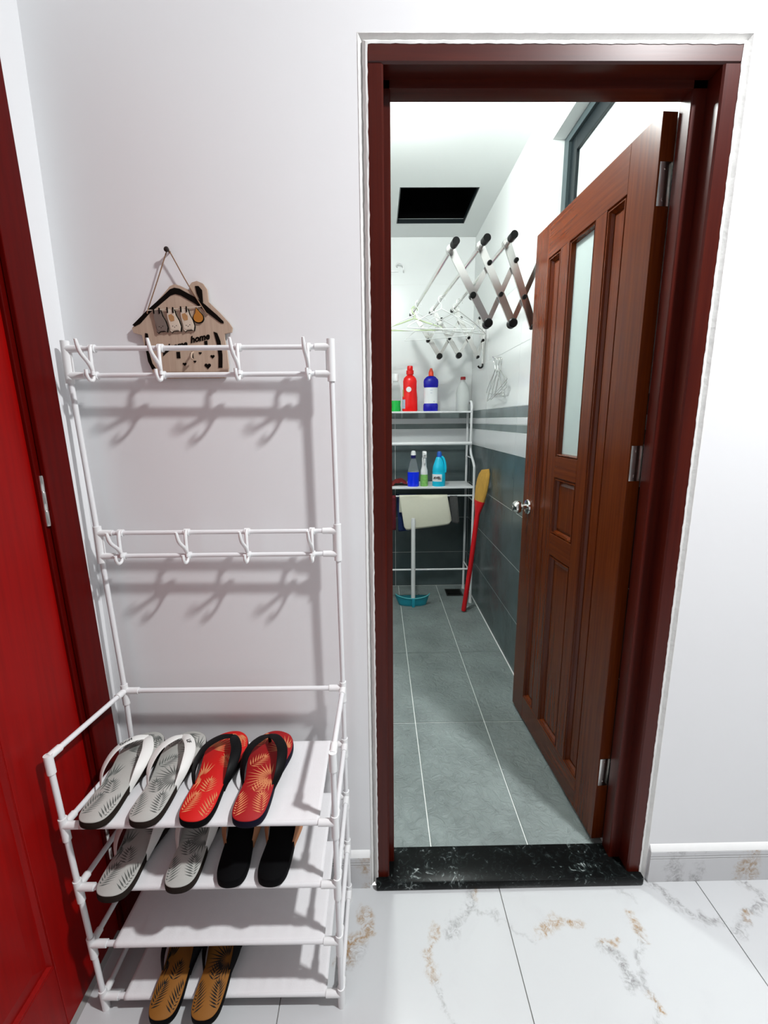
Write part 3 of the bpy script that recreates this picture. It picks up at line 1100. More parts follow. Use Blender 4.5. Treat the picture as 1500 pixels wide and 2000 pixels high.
def fan(m_, poly, c, ang_, spread, ll, n, z, wd=0.0018):
    for i in range(n):
        a = ang_ + spread * (i / (n - 1) - 0.5)
        leaflet(m_, poly, (c[0] + math.cos(a) * 0.006, c[1] + math.sin(a) * 0.006), a, ll * (0.75 + 0.25 * math.cos(a - ang_)), wd, z)


SOLE_H = 0.020


def flip_flop(loc, rz, tilt, side, mats, label, seed, prints=True, strap_w=1.0, text=None, roll=0.0, wx=1.0):
    o = thing('flip_flop', loc, label, 'flip-flop', 'flip-flops on the shoe rack')
    o.rotation_euler = (tilt, roll, rz)
    o.scale = (wx, 1, 1)
    m_ = MB()
    rings = []
    for ins, z in ((2.0, 0.0), (0.3, 0.002), (0.0, 0.008), (0.6, 0.0165), (1.2, 0.0178)):
        rings.append([Vector((x, y, z)) for x, y in outline(side, ins)])
    m_.loft(rings)
    m_.build('sole', mats['sole'], o, ang=0.9)
    m_ = MB()
    rings = []
    for ins, z in ((1.3, 0.0176), (1.3, 0.0190), (2.2, 0.0200)):
        rings.append([Vector((x, y, z)) for x, y in outline(side, ins)])
    m_.loft(rings)
    m_.build('footbed', mats['bed'], o, ang=0.9)
    if prints:
        pl_ = outline(side, 3.0)
        rnd = random.Random(seed)
        m_ = MB()
        z = 0.0203
        s = side
        frond(m_, pl_, (0.028 * s, 0.002 + 0.02), PI / 2 + 0.25 * s, 0.045, 0.026, 9, z)
        frond(m_, pl_, (-0.022 * s, 0.012), PI / 2 + 0.15 * s, 0.05, 0.03, 9, z + 0.00005)
        fan(m_, pl_, (0.022 * s, 0.118), PI + 0.2 * s, 3.4, 0.048, 17, z)
        frond(m_, pl_, (-0.030 * s, 0.150), 0.9 if s > 0 else PI - 0.9, 0.035, 0.026, 7, z)
        fan(m_, pl_, (0.036 * s, 0.205), PI / 2 + 0.5 * s, 2.6, 0.045, 13, z + 0.00008)
        fan(m_, pl_, (-0.012 * s, 0.262), -PI / 2 + rnd.uniform(-0.4, 0.4), 2.2, 0.036, 11, z + 0.0001)
        frond(m_, pl_, (-0.036 * s, 0.215), PI / 2 - 0.3 * s, 0.03, 0.02, 6, z + 0.00012)
        frond(m_, pl_, (0.0, 0.075), PI / 2 + rnd.uniform(-0.5, 0.5), 0.03, 0.024, 6, z + 0.00015)
        m_.build('leaf_print', mats['print'], o, smooth=False, recalc=False)
    # toe post and two bands
    px_, py_ = -0.008 * side, 0.232
    m_ = MB()
    m_.tube([(px_, py_, 0.019), (px_, py_ - 0.001, 0.030), (px_, py_ - 0.003, 0.040)], [0.0042, 0.0040, 0.0042], 10)
    for sx_, pts in ((-1, [(px_ + 0.001 * side, py_ - 0.002, 0.040), (-0.021 * side, 0.206, 0.050), (-0.0370 * side, 0.170, 0.050), (-0.0395 * side, 0.125, 0.036), (-0.0300 * side, 0.092, 0.006)]),
                     (1, [(px_ - 0.001 * side, py_ - 0.002, 0.040), (0.015 * side, 0.208, 0.051), (0.037 * side, 0.170, 0.052), (0.0415 * side, 0.122, 0.037), (0.0305 * side, 0.088, 0.006)])):
        path = bez(pts, 7)
        n = len(path)
        rad = [strap_w * (0.55 + 0.53 * math.sin(PI * min(1, i / (n - 1) * 1.05))) for i in range(n)]
        m_.tube(path, rad, 12, flat=(0.0115, 0.0022), up=[Vector((sx_ * side * (0.05 + 1.1 * (i / (n - 1)) ** 1.6), 0.0 - 0.25 * (1 - i / (n - 1)), 0.9)) for i in range(n)])
    st = m_.build('strap', mats['strap'], o, ang=1.2)
    if text:
        body, fr_, sgn, sz = text
        i = int(fr_ * (len(path) - 1))
        tg = (path[i + 1] - path[i - 1]).normalized()
        q_ = i / (len(path) - 1)
        upv = Vector((side * (0.05 + 1.1 * q_ ** 1.6), -0.25 * (1 - q_), 0.9))
        nz_ = (upv - tg * upv.dot(tg)).normalized()
        xa_ = tg * sgn
        ya_ = nz_.cross(xa_)
        c_ = path[i] + nz_ * 0.0027 - ya_ * 0.0015
        t_o = glyphs(body, sz, (0, 0, 0), (0, 0, 0), M['ink'], st, 'lettering', offset=0.0002)
        t_o.matrix_local = Matrix(((xa_.x, ya_.x, nz_.x, c_.x), (xa_.y, ya_.y, nz_.y, c_.y), (xa_.z, ya_.z, nz_.z, c_.z), (0, 0, 0, 1)))
    return o


def glyphs(body, size, loc, rot, mt, parent, name, shear=0.0, offset=0.0, extrude=0.0002, align='CENTER'):
    cu = bpy.data.curves.new('tmp_text', 'FONT')
    cu.body = body
    cu.size = size
    cu.shear = shear
    cu.offset = offset
    cu.extrude = extrude
    cu.align_x = align
    cu.align_y = 'CENTER'
    cu.resolution_u = 4
    t_ = bpy.data.objects.new('tmp_text', cu)
    COL.objects.link(t_)
    dg = bpy.context.evaluated_depsgraph_get()
    me = bpy.data.meshes.new_from_object(t_.evaluated_get(dg))
    bpy.data.objects.remove(t_)
    bpy.data.curves.remove(cu)
    me.materials.clear()
    me.materials.append(mt)
    o = bpy.data.objects.new(name, me)
    COL.objects.link(o)
    o.parent = parent
    o.location = loc
    o.rotation_euler = rot
    return o


M['ink'] = mat('black_ink', (0.008, 0.008, 0.008), 0.6)
M['eva_black'] = mat('black_foam_rubber', (0.002, 0.002, 0.0025), 0.75, spec=0.1, noise=0.1, nscale=60)
M['eva_brown'] = mat('dark_brown_foam_rubber', (0.020, 0.014, 0.011), 0.75, spec=0.12, noise=0.1, nscale=60)
M['eva_navy'] = mat('navy_foam_rubber', (0.004, 0.003, 0.014), 0.7, spec=0.15, noise=0.1, nscale=60)
M['bed_grey'] = mat('pale_grey_footbed', (0.46, 0.46, 0.43), 0.75, noise=0.12, nscale=25, bump=0.2, bscale=400)
M['bed_red'] = mat('bright_red_footbed', (0.62, 0.006, 0.004), 0.6, noise=0.05, nscale=25)
M['bed_crimson'] = mat('crimson_footbed', (0.36, 0.004, 0.006), 0.6, noise=0.05, nscale=25)
M['bed_ochre'] = mat('ochre_brown_footbed', (0.27, 0.105, 0.012), 0.7, noise=0.1, nscale=25)
M['print_grey'] = mat('grey_green_print', (0.13, 0.14, 0.13), 0.75)
M['print_tan'] = mat('orange_tan_print', (0.66, 0.24, 0.10), 0.7)
M['print_black'] = mat('black_print', (0.012, 0.010, 0.008), 0.7)
M['strap_w'] = mat('white_rubber_strap', (0.82, 0.82, 0.79), 0.45)
M['strap_b'] = mat('black_rubber_strap', (0.003, 0.003, 0.0035), 0.5, spec=0.15)
M['strap_t'] = mat('tan_rubber_strap', (0.42, 0.19, 0.09), 0.5)
GREY = dict(sole=M['eva_brown'], bed=M['bed_grey'], print=M['print_grey'], strap=M['strap_w'])
RED1 = dict(sole=M['eva_black'], bed=M['bed_red'], print=M['print_tan'], strap=M['strap_b'])
RED2 = dict(sole=M['eva_navy'], bed=M['bed_crimson'], print=M['print_tan'], strap=M['strap_b'])
BLK = dict(sole=M['eva_black'], bed=M['eva_black'], print=M['print_black'], strap=M['strap_t'])
BRN = dict(sole=M['eva_black'], bed=M['bed_ochre'], print=M['print_black'], strap=M['strap_b'])
zt = lambda k: SH[k] + 0.0095
flip_flop((-0.605, -0.304, zt(0)), -0.035, 0.035, -1, GREY, 'grey leaf-print flip-flop with white strap, beside the red door on the top shelf', 1, wx=1.05,
          text=('GXW', 0.38, -1, 0.0125))
flip_flop((-0.500, -0.304, zt(0)), -0.035, 0.035, 1, GREY, 'grey leaf-print flip-flop with white strap, next to the red pair on the top shelf', 2, wx=1.05,
          text=('LIF', 0.36, 1, 0.0125))
flip_flop((-0.390, -0.306, zt(0)), -0.05, 0.035, -1, RED1, 'bright red flip-flop with black strap, beside the grey pair', 3, wx=1.08)
flip_flop((-0.277, -0.308, zt(0)), -0.045, 0.035, 1, RED2, 'crimson flip-flop with bold orange leaf print and black strap on the top shelf', 4, wx=1.10)
flip_flop((-0.574, -0.326, zt(1)), 0.0, 0.0, -1, GREY, 'grey flip-flop with white strap hanging furthest over the second shelf edge', 5, wx=1.12)
flip_flop((-0.436, -0.310, zt(1)), 0.04, 0.0, 1, GREY, 'grey flip-flop with white strap beside the black pair on the second shelf', 6, wx=1.06)
flip_flop((-0.324, -0.300, zt(1)), 0.055, 0.0, -1, BLK, 'black flip-flop with tan strap, next to a grey one on the second shelf', 7, prints=False)
flip_flop((-0.238, -0.300, zt(1)), -0.06, 0.0, 1, BLK, 'black flip-flop with tan strap at the open end of the second shelf', 8, prints=False)
flip_flop((-0.490, -0.346, zt(3)), 0.02, 0.0, -1, BRN, 'ochre leaf-print flip-flop on the bottom shelf, the one nearer the red door', 9)
flip_flop((-0.396, -0.348, zt(3)), -0.02, 0.0, 1, BRN, 'ochre leaf-print flip-flop on the bottom shelf, the one farther from the red door', 10)

# ------------------------------------------------------------------ wooden house sign
SG = thing('house_sign', (-0.440, 0.0, 1.589), 'wooden house shaped plaque with cats on a line and black lettering', 'sign')
KX, KZ = 0.00116, 0.00109


def sg(u, v, t_):
    return Vector(((u - 347) * KX, t_, (640 - v) * KZ))


M['ply'] = wood_mat('pale_birch_plywood', (0.44, 0.32, 0.24), (0.52, 0.39, 0.30), rough=0.7, spec=0.2, scale=1.5)
M['burn'] = mat('burnt_black_paint', (0.005, 0.003, 0.002), 0.8, spec=0.08)
M['rope'] = mat('jute_cord', (0.24, 0.14, 0.085), 0.9, noise=0.3, nscale=300)
M['cat_grey'] = mat('grey_brown_painted_wood', (0.17, 0.13, 0.11), 0.7)
M['cat_cream'] = mat('cream_painted_wood', (0.62, 0.52, 0.42), 0.7)
M['cat_tan'] = mat('tan_painted_wood', (0.42, 0.22, 0.09), 0.7)
M['amber'] = mat('amber_painted_wood', (0.45, 0.17, 0.02), 0.6)
house = [(347, 556), (358, 559), (377, 569), (375, 560), (381, 553), (391, 550), (402, 555), (409, 566), (410, 590), (430, 611), (447, 631), (453, 641), (451, 650),
         (437, 653), (436, 662), (439, 690), (440, 722), (437, 737), (430, 743), (300, 743), (291, 739), (285, 720), (279, 690), (274, 655), (258, 650), (256, 641), (270, 628), (295, 604), (325, 574), (338, 560)]
MB().prism(house, sg, -0.004, -0.010).build('board', M['ply'], SG, smooth=False)
strokes = [
    [(258, 635), (290, 606), (322, 580), (338, 566), (347, 563), (347, 575), (338, 578), (320, 592), (296, 610), (274, 632), (262, 638)],
    [(347, 563), (357, 565), (388, 583), (404, 596), (425, 616), (437, 629), (437, 633), (431, 632), (408, 613), (384, 594), (358, 578), (347, 575)],
    [(387, 560), (394, 560), (400, 568), (400, 592), (394, 588), (389, 574)],
    [(281, 651), (286, 652), (287, 662), (285, 690), (289, 712), (296, 724), (287, 724), (281, 708), (279, 685)],
    [(416, 649), (423, 652), (428, 668), (430, 695), (428, 722), (420, 722), (422, 700), (421, 676)],
    [(296, 731), (420, 731), (416, 737), (304, 737)],
    [(339, 689), (346, 689), (346, 702), (339, 702)],
    [(396, 668), (402, 667), (402, 677), (396, 678)],
    [(313, 686), (329, 684), (318, 692), (312, 698)],
    [(371, 688), (366, 692), (368, 700), (372, 703)],
]
for s_ in strokes:
    MB().prism(s_, sg, -0.0099, -0.0112).build('black_stroke', M['burn'], SG, smooth=False)


def heart(cx, cy, r):
    return [(cx + r * 16 * math.sin(a) ** 3 / 16, cy - r * (13 * math.cos(a) - 5 * math.cos(2 * a) - 2 * math.cos(3 * a) - math.cos(4 * a)) / 16) for a in [2 * PI * i / 20 for i in range(20)]]


for cx, cy, r in ((386, 692, 3.0), (410, 699, 4.3), (353, 714, 3.8), (374, 709, 2.8), (399, 718, 6.5)):
    MB().prism(heart(cx, cy, r), sg, -0.0099, -0.0110).build('heart', M['burn'], SG, smooth=False)
# line with three cats and a fish-drop
MB().tube([sg(291, 607, -0.013), sg(340, 605, -0.013), sg(396, 600, -0.013)], 0.0011, 8).build('washing_line', M['cat_cream'], SG)


def cat(dx, dy, bodym, headm, patch):
    body = [(302, 607), (316, 606), (319, 618), (324, 628), (327, 640), (325, 649), (321, 647), (312, 648), (309, 651), (306, 648), (305, 636), (303, 622)]
    grow = [(u + (1.6 if u > 312 else -0.6), v + (1.2 if v > 630 else 0)) for u, v in body]
    mv = lambda pp: [(u + dx, v + dy) for u, v in pp]
    c = MB().prism(mv(grow), sg, -0.0108, -0.0128).build('cat_cutout', M['burn'], SG, smooth=False)
    MB().prism(mv(body), sg, -0.0126, -0.0146).build('cat_body', bodym, c, smooth=False)
    MB().prism(mv([(306, 634), (308, 630), (312, 632), (318, 631), (323, 631), (325, 638), (323, 645), (310, 647), (307, 643)]), sg, -0.0144, -0.0152).build('cat_face', headm, c, smooth=False)
    if patch:
        MB().prism(mv([(305, 617), (311, 615), (316, 620), (316, 628), (309, 630), (306, 625)]), sg, -0.0144, -0.0150).build('patch', M['cat_tan'], c, smooth=False)
    for eu, ev in ((312, 639), (319, 638), (315.5, 641)):
        MB().prism([(eu + dx + 0.9 * math.cos(a), ev + dy + 0.9 * math.sin(a)) for a in [k * PI / 3 for k in range(6)]], sg, -0.0150, -0.0155).build('face_dot', M['burn'], c, smooth=False)
    for pu in (304, 315):
        MB().prism(mv([(pu - 1.2, 602), (pu + 1.2, 602), (pu + 1.2, 613), (pu - 1.2, 613)]), sg, -0.0146, -0.0160).build('peg', M['burn'], c, smooth=False)


cat(0, 0.5, M['cat_grey'], M['cat_grey'], False)
cat(26.5, -0.5, M['cat_cream'], M['cat_cream'], True)
cat(53, -2, M['cat_cream'], M['cat_cream'], True)
drop = [(386, 603)] + [(389 + 9 * math.cos(a) * (1 - 0.15 * math.sin(-a)), 621 + 10 * math.sin(a)) for a in [(-50 + 280 * k / 16) * PI / 180 for k in range(17)]]
d_o = MB().prism([(389 + (u - 389) * 1.2, 618 + (v - 618) * 1.15) for u, v in drop], sg, -0.0108, -0.0126).build('drop_cutout', M['burn'], SG, smooth=False)
MB().prism(drop, sg, -0.0124, -0.0140).build('drop_face', M['amber'], d_o, smooth=False)
# lettering
glyphs('welcome', 0.0185, sg(332, 679, -0.0105), (PI / 2, -0.20, 0), M['burn'], SG, 'lettering', shear=0.35, offset=0.0007, extrude=0.0008)
glyphs('home', 0.0195, sg(387, 662, -0.0105), (PI / 2, -0.20, 0), M['burn'], SG, 'lettering', shear=0.35, offset=0.0007, extrude=0.0008)
# key hook
kh = MB().tube(bez([sg(372, 690, -0.010), sg(372, 694, -0.020), sg(372, 703, -0.024), sg(372, 705, -0.018)], 5), 0.0022, 8).build('key_hook', M['ply'], SG)
# hanging cord
cd = MB()
cd.tube(bez([sg(290, 613, -0.0115), sg(292, 606, -0.0125), sg(316, 550, -0.012), sg(339, 497, -0.0135), sg(342, 494, -0.014), sg(346, 497, -0.0135), sg(374, 557, -0.012), sg(403, 610, -0.0125), sg(407, 616, -0.0115)], 5), 0.0013, 8)
cd.build('cord', M['rope'], SG)
nl = MB()
nl.lathe([(0.001, 0), (0.0022, 0), (0.0022, 0.015), (0.0055, 0.0155), (0.0058, 0.018), (0.004, 0.0195), (0.001, 0.0198)], 14, (0, 0, 0), axis=(0, -1, 0))
nl = nl.build('nail', mat('dark_brown_nail', (0.02, 0.012, 0.010), 0.5))
nl.location = Vector((-0.440, 0, 1.589)) + sg(341, 492.5, 0)
tag(nl, 'dark nail head in the wall holding the house plaque cord', 'nail')

# ------------------------------------------------------------------ bathroom shelf unit
US = thing('storage_shelf', (0.40, 2.24, BZ), 'white tubular storage shelf with bottles against the bathroom end wall', 'shelf')
UO = Vector((0.40, 2.24, BZ))


def us(m_, name, mt, parent=None, **k):
    for v in m_.bm.verts:
        v.co -= UO
    return m_.build(name, mt, parent or US, **k)


for x in (0.070, 0.699):
    us(MB().tube(bez([(x, 2.085, BZ + 0.012), (x, 2.085, 0.5), (x, 2.085, 0.98), (x, 2.105, 1.06), (x, 2.215, 1.13), (x, 2.235, 1.20), (x, 2.235, 1.40), (x, 2.235, 1.46),
                      (x, 2.255, 1.497), (x, 2.30, 1.505), (x, 2.35, 1.497), (x, 2.375, 1.46), (x, 2.375, 1.2), (x, 2.375, 0.6), (x, 2.375, BZ + 0.012)], 5), 0.0092, 12), 'side_frame', M['pvc'])
    for y in (2.085, 2.375):
        us(MB().lathe([(0.002, 0), (0.012, 0), (0.012, 0.012), (0.0095, 0.03), (0.002, 0.03)], 14, (x, y, BZ)), 'foot', M['plastic_w'])
    for z, ya_ in ((1.10, 2.16), (0.80, 2.085), (0.25, 2.085)):
        us(MB().tube([(x, ya_, z), (x, 2.375, z)], 0.005, 8), 'brace', M['pvc'])
us(MB().box((0.070, 2.225, 1.424), (0.699, 2.385, 1.437), 0.003), 'shelf_board', M['pvc'], smooth=False)
us(MB().box((0.070, 2.075, 0.892), (0.699, 2.385, 0.905), 0.003), 'shelf_board', M['pvc'], smooth=False)
us(MB().tube([(0.070, 2.205, 1.205), (0.699, 2.205, 1.205)], 0.0125, 10), 'cross_bar', M['pvc'])
us(MB().tube([(0.070, 2.375, 1.205), (0.699, 2.375, 1.205)], 0.007, 10), 'cross_bar', M['pvc'])
us(MB().tube([(0.070, 2.100, 0.280), (0.699, 2.100, 0.280)], 0.007, 10), 'cross_bar', M['pvc'])
us(MB().tube([(0.070, 2.110, 0.835), (0.699, 2.110, 0.835)], 0.006, 10), 'towel_bar', M['pvc'])

# bottles -----------------------------------------------------------
M['p_red'] = mat('red_plastic', (0.80, 0.004, 0.003), 0.25)
M['p_orange'] = mat('orange_red_plastic', (0.85, 0.06, 0.015), 0.35)
M['p_blue'] = mat('royal_blue_plastic', (0.004, 0.003, 0.36), 0.25)
M['p_cyan'] = mat('bright_cyan_plastic', (0.01, 0.56, 0.80), 0.3)
M['p_capblue'] = mat('blue_cap_plastic', (0.01, 0.10, 0.48), 0.35)
M['p_navy'] = mat('navy_plastic', (0.006, 0.006, 0.10), 0.4)
M['liq_blue'] = mat('blue_liquid', (0.004, 0.03, 0.85), 0.1)
M['liq_green'] = mat('green_liquid', (0.01, 0.42, 0.06), 0.1)
M['liq_clear'] = mat('cloudy_liquid', (0.56, 0.56, 0.52), 0.25)
M['clear'] = mat('clear_plastic', (0.92, 0.96, 0.96), 0.12, trans=0.9, ior=1.15)
M['milky'] = mat('milky_clear_plastic', (0.84, 0.86, 0.85), 0.35, trans=0.45, ior=1.2)
M['paper'] = mat('white_label_paper', (0.86, 0.86, 0.88), 0.5)
M['p_green'] = mat('leaf_green_label', (0.22, 0.50, 0.12), 0.5, noise=0.5, nscale=60)
M['grey_lab'] = mat('grey_blue_label', (0.42, 0.47, 0.58), 0.5, noise=0.3, nscale=80)
M['amberlab'] = mat('amber_label', (0.55, 0.30, 0.10), 0.5)
ZS1, ZS2 = 1.437, 0.905


def bottle(name, loc, label):
    return thing(name, loc, label, 'bottle', 'cleaning bottles on the bathroom shelf')


def lab(m_, r, z0, z1, a0, a1, sx=1, sy=1, n=12):
    """curved label patch on an elliptic body"""
    m_.grid(lambda u, v: Vector((math.cos(a0 + (a1 - a0) * u) * r * sx, math.sin(a0 + (a1 - a0) * u) * r * sy, z0 + (z1 - z0) * v)), n, 1)
    return m_


bt = bottle('detergent_bottle', (0.148, 2.29, ZS1), 'clear bottle of green liquid with white cap beside the door frame')
MB().lathe([(0.003, 0.0), (0.035, 0.0), (0.038, 0.012), (0.035, 0.045), (0.038, 0.075), (0.037, 0.078), (0.002, 0.078)], 22, sy=0.7).build('liquid', M['liq_green'], bt)
MB().lathe([(0.003, 0.0785), (0.036, 0.0785), (0.038, 0.082), (0.037, 0.12), (0.034, 0.17), (0.026, 0.20), (0.017, 0.212), (0.016, 0.222), (0.003, 0.222)], 22, sy=0.7).build('body', M['clear'], bt)
MB().lathe([(0.003, 0.215), (0.023, 0.215), (0.023, 0.262), (0.021, 0.266), (0.003, 0.266)], 18).build('cap', M['plastic_w'], bt)
bt = bottle('cleaner_bottle', (0.252, 2.28, ZS1), 'tall bright red cleaner bottle on the top bathroom shelf')
MB().lathe([(0.003, 0), (0.052, 0), (0.056, 0.008), (0.055, 0.05), (0.054, 0.10), (0.049, 0.15), (0.049, 0.19), (0.050, 0.215), (0.044, 0.235), (0.030, 0.25), (0.022, 0.255), (0.021, 0.27), (0.003, 0.27)], 28, sy=0.62).build('body', M['p_red'], bt)
MB().lathe([(0.003, 0.262), (0.027, 0.262), (0.027, 0.288), (0.021, 0.292), (0.021, 0.316), (0.019, 0.32), (0.003, 0.32)], 18).build('cap', M['p_red'], bt)
MB().lathe([(0.001, 0), (0.019, 0), (0.0185, 0.0015), (0.001, 0.0018)], 18, (-0.010, -0.031, 0.155), axis=(-0.1, -1, 0)).build('label', M['paper'], bt)
lab(MB(), 0.0562, 0.02, 0.085, PI * 1.0, PI * 1.28, 1, 0.64).build('label', M['grey_lab'], bt)
lab(MB(), 0.0545, 0.10, 0.155, PI * 1.0, PI * 1.18, 0.97, 0.64).build('label', M['amberlab'], bt)
bt = bottle('toilet_cleaner', (0.405, 2.28, ZS1), 'royal blue bottle with white label and orange nozzle cap')
MB().lathe([(0.003, 0), (0.050, 0), (0.054, 0.006), (0.054, 0.046), (0.050, 0.054), (0.0495, 0.17), (0.053, 0.178), (0.054, 0.21), (0.051, 0.225), (0.034, 0.243), (0.020, 0.250), (0.003, 0.251)], 28, sy=0.55).build('body', M['p_blue'], bt)
MB().lathe([(0.003, 0.249), (0.019, 0.249), (0.018, 0.275), (0.011, 0.292), (0.008, 0.302), (0.003, 0.304)], 18).build('nozzle_cap', M['p_orange'], bt)
lab(MB(), 0.0500, 0.056, 0.168, PI * 1.0, PI * 2.0, 1.0, 0.57, 24).build('label', M['paper'], bt)
for k, (zz, ww, hh) in enumerate(((0.148, 0.020, 0.0022), (0.128, 0.013, 0.0022), (0.066, 0.007, 0.005))):
    MB().box((-ww / 2 + (0.02 if k == 2 else 0.0), -0.0312 + (0.0025 if k == 2 else 0), zz), (ww / 2 + (0.02 if k == 2 else 0.0), -0.0285, zz + hh)).build('print_line', M['grey_lab'], bt, smooth=False)
bt = bottle('jug_bottle', (0.640, 2.29, ZS1), 'translucent plastic jug with a red cap beside the shelf post')
MB().lathe([(0.003, 0.003), (0.043, 0.003), (0.0455, 0.01), (0.0455, 0.055), (0.003, 0.055)], 24, sy=0.8).build('liquid', M['liq_clear'], bt)
MB().lathe([(0.003, 0), (0.045, 0), (0.048, 0.008), (0.048, 0.13), (0.040, 0.165), (0.024, 0.20), (0.016, 0.212), (0.015, 0.228), (0.003, 0.228)], 24, sy=0.8).build('body', M['milky'], bt)
MB().lathe([(0.003, 0.222), (0.0185, 0.222), (0.0185, 0.240), (0.017, 0.243), (0.003, 0.243)], 18).build('cap', mat('dark_red_cap', (0.40, 0.008, 0.012), 0.4), bt)
bt = bottle('spray_bottle', (0.268, 2.13, ZS2), 'bottle of deep blue liquid with a white and navy cap')
MB().lathe([(0.003, 0.0), (0.040, 0.0), (0.042, 0.01), (0.042, 0.09), (0.041, 0.104), (0.003, 0.104)], 24, sy=0.75).build('liquid', M['liq_blue'], bt)
MB().lathe([(0.003, 0.1045), (0.041, 0.1045), (0.036, 0.125), (0.025, 0.175), (0.016, 0.20), (0.014, 0.208), (0.003, 0.208)], 24, sy=0.75).build('body', M['clear'], bt)
MB().lathe([(0.003, 0.202), (0.017, 0.202), (0.017, 0.224), (0.003, 0.224)], 18).build('collar', M['p_navy'], bt)
MB().lathe([(0.003, 0.224), (0.0185, 0.224), (0.0175, 0.242), (0.013, 0.254), (0.003, 0.256)], 18).build('cap', M['plastic_w'], bt)
bt = bottle('trigger_sprayer', (0.346, 2.13, ZS2), 'slim white trigger sprayer with a green patterned sleeve')
MB().lathe([(0.003, 0), (0.026, 0), (0.028, 0.006), (0.028, 0.05), (0.026, 0.085), (0.003, 0.085)], 22, sy=0.8).build('sleeve', M['p_green'], bt)
MB().lathe([(0.003, 0.084), (0.026, 0.084), (0.025, 0.115), (0.018, 0.14), (0.0165, 0.165), (0.018, 0.19), (0.003, 0.19)], 22, sy=0.8).build('body', M['plastic_w'], bt)
MB().lathe([(0.003, 0.188), (0.0175, 0.188), (0.0175, 0.205), (0.014, 0.208), (0.003, 0.208)], 16).build('collar', M['plastic_w'], bt)
MB().box((-0.014, -0.040, 0.206), (0.014, 0.020, 0.252), 0.006).box((-0.008, -0.052, 0.226), (0.008, -0.038, 0.242), 0.002).box((-0.006, -0.034, 0.165), (0.006, -0.027, 0.212), 0.002).build('spray_head', M['plastic_w'], bt)
bt = bottle('bleach_bottle', (0.456, 2.13, ZS2), 'bright cyan bleach bottle with a moulded handle and blue cap')
MB().lathe([(0.003, 0), (0.044, 0), (0.047, 0.008), (0.046, 0.02), (0.047, 0.024), (0.047, 0.098), (0.045, 0.102), (0.047, 0.108), (0.044, 0.14), (0.036, 0.165), (0.029, 0.185), (0.022, 0.205), (0.016, 0.214), (0.003, 0.214)], 28, (-0.003, 0, 0), sy=0.8).build('body', M['p_cyan'], bt)
MB().tube(bez([(0.014, -0.012, 0.214), (0.028, -0.016, 0.196), (0.038, -0.018, 0.165), (0.042, -0.018, 0.130), (0.040, -0.016, 0.10)], 5), 0.0085, 10).build('handle', M['p_cyan'], bt)
MB().lathe([(0.003, 0.210), (0.019, 0.210), (0.0175, 0.236), (0.012, 0.248), (0.003, 0.250)], 18, (-0.002, 0, 0)).build('cap', M['p_capblue'], bt)
lb = lab(MB(), 0.0478, 0.036, 0.088, PI * 1.0, PI * 1.62, 1.0, 0.80, 16)
for v in lb.bm.verts:
    v.co.x -= 0.003
lb = lb.build('label', M['paper'], bt)
glyphs('AVEL', 0.0235, (-0.0195, -0.0385, 0.063), (PI / 2, 0, -0.28), mat('maroon_ink', (0.03, 0.006, 0.008), 0.6), lb, 'lettering', offset=0.0006, extrude=0.0016)
# folded red cloth on the same shelf
b = MB().grid(lambda u, v: Vector((0.085 + 0.145 * u, 2.14 + 0.17 * v, ZS2 + 0.004 + 0.040 * math.sin(PI * min(1, (1 - u) * 1.25 + 0.02)) ** 0.6 * (0.6 + 0.4 * math.sin(PI * v)) + 0.004 * math.sin(u * 21 + v * 9))), 18, 14)
o = b.build('folded_cloth', mat('dark_red_cloth', (0.16, 0.006, 0.006), 0.9, noise=0.2, nscale=60))
o.modifiers.new('solid', 'SOLIDIFY').thickness = 0.004
tag(o, 'dark red cloth heaped beside the blue liquid bottle', 'cloth')

# things hanging under the middle shelf
M['cream'] = mat('cream_foam_mat', (0.80, 0.78, 0.64), 0.8, noise=0.03, nscale=50, bump=0.2, bscale=300)


def draped(name, x0, x1, ztop, zl, zr, yfront, mt, label, cat, skew=0.0, rad=0.03, back=0.12):
    """sheet folded over a bar: short back flap, long front flap with rounded corners"""
    nU, nV = 22, 26

    def f(u, v):
        # v: 0 back flap end .. 0.3 top .. 1 front end
        zb = zl + (zr - zl) * u
        e_ = min(u, 1 - u) * (x1 - x0)
        cut = 0.0
        if e_ < rad:
            cut = rad - math.sqrt(max(rad * rad - (rad - e_) ** 2, 0))
        x = x0 + (x1 - x0) * u
        if v < 0.25:
            t_ = v / 0.25
            return Vector((x, yfront + 0.035, ztop - back * (1 - t_) - 0.012))
        if v < 0.4:
            a = (v - 0.25) / 0.15 * PI
            return Vector((x, yfront + 0.0175 + 0.0175 * math.cos(a), ztop - 0.012 + 0.012 * math.sin(a)))
        t_ = (v - 0.4) / 0.6
        z = (ztop - 0.012) + (zb + cut - ztop + 0.012) * t_
        return Vector((x + skew * t_, yfront - 0.006 * math.sin(t_ * PI) + 0.003 * math.sin(u * 7), z))
    o_ = MB().grid(f, nU, nV).build(name, mt, None)
    md_ = o_.modifiers.new('solid', 'SOLIDIFY')
    md_.thickness = 0.004
    return tag(o_, label, cat)


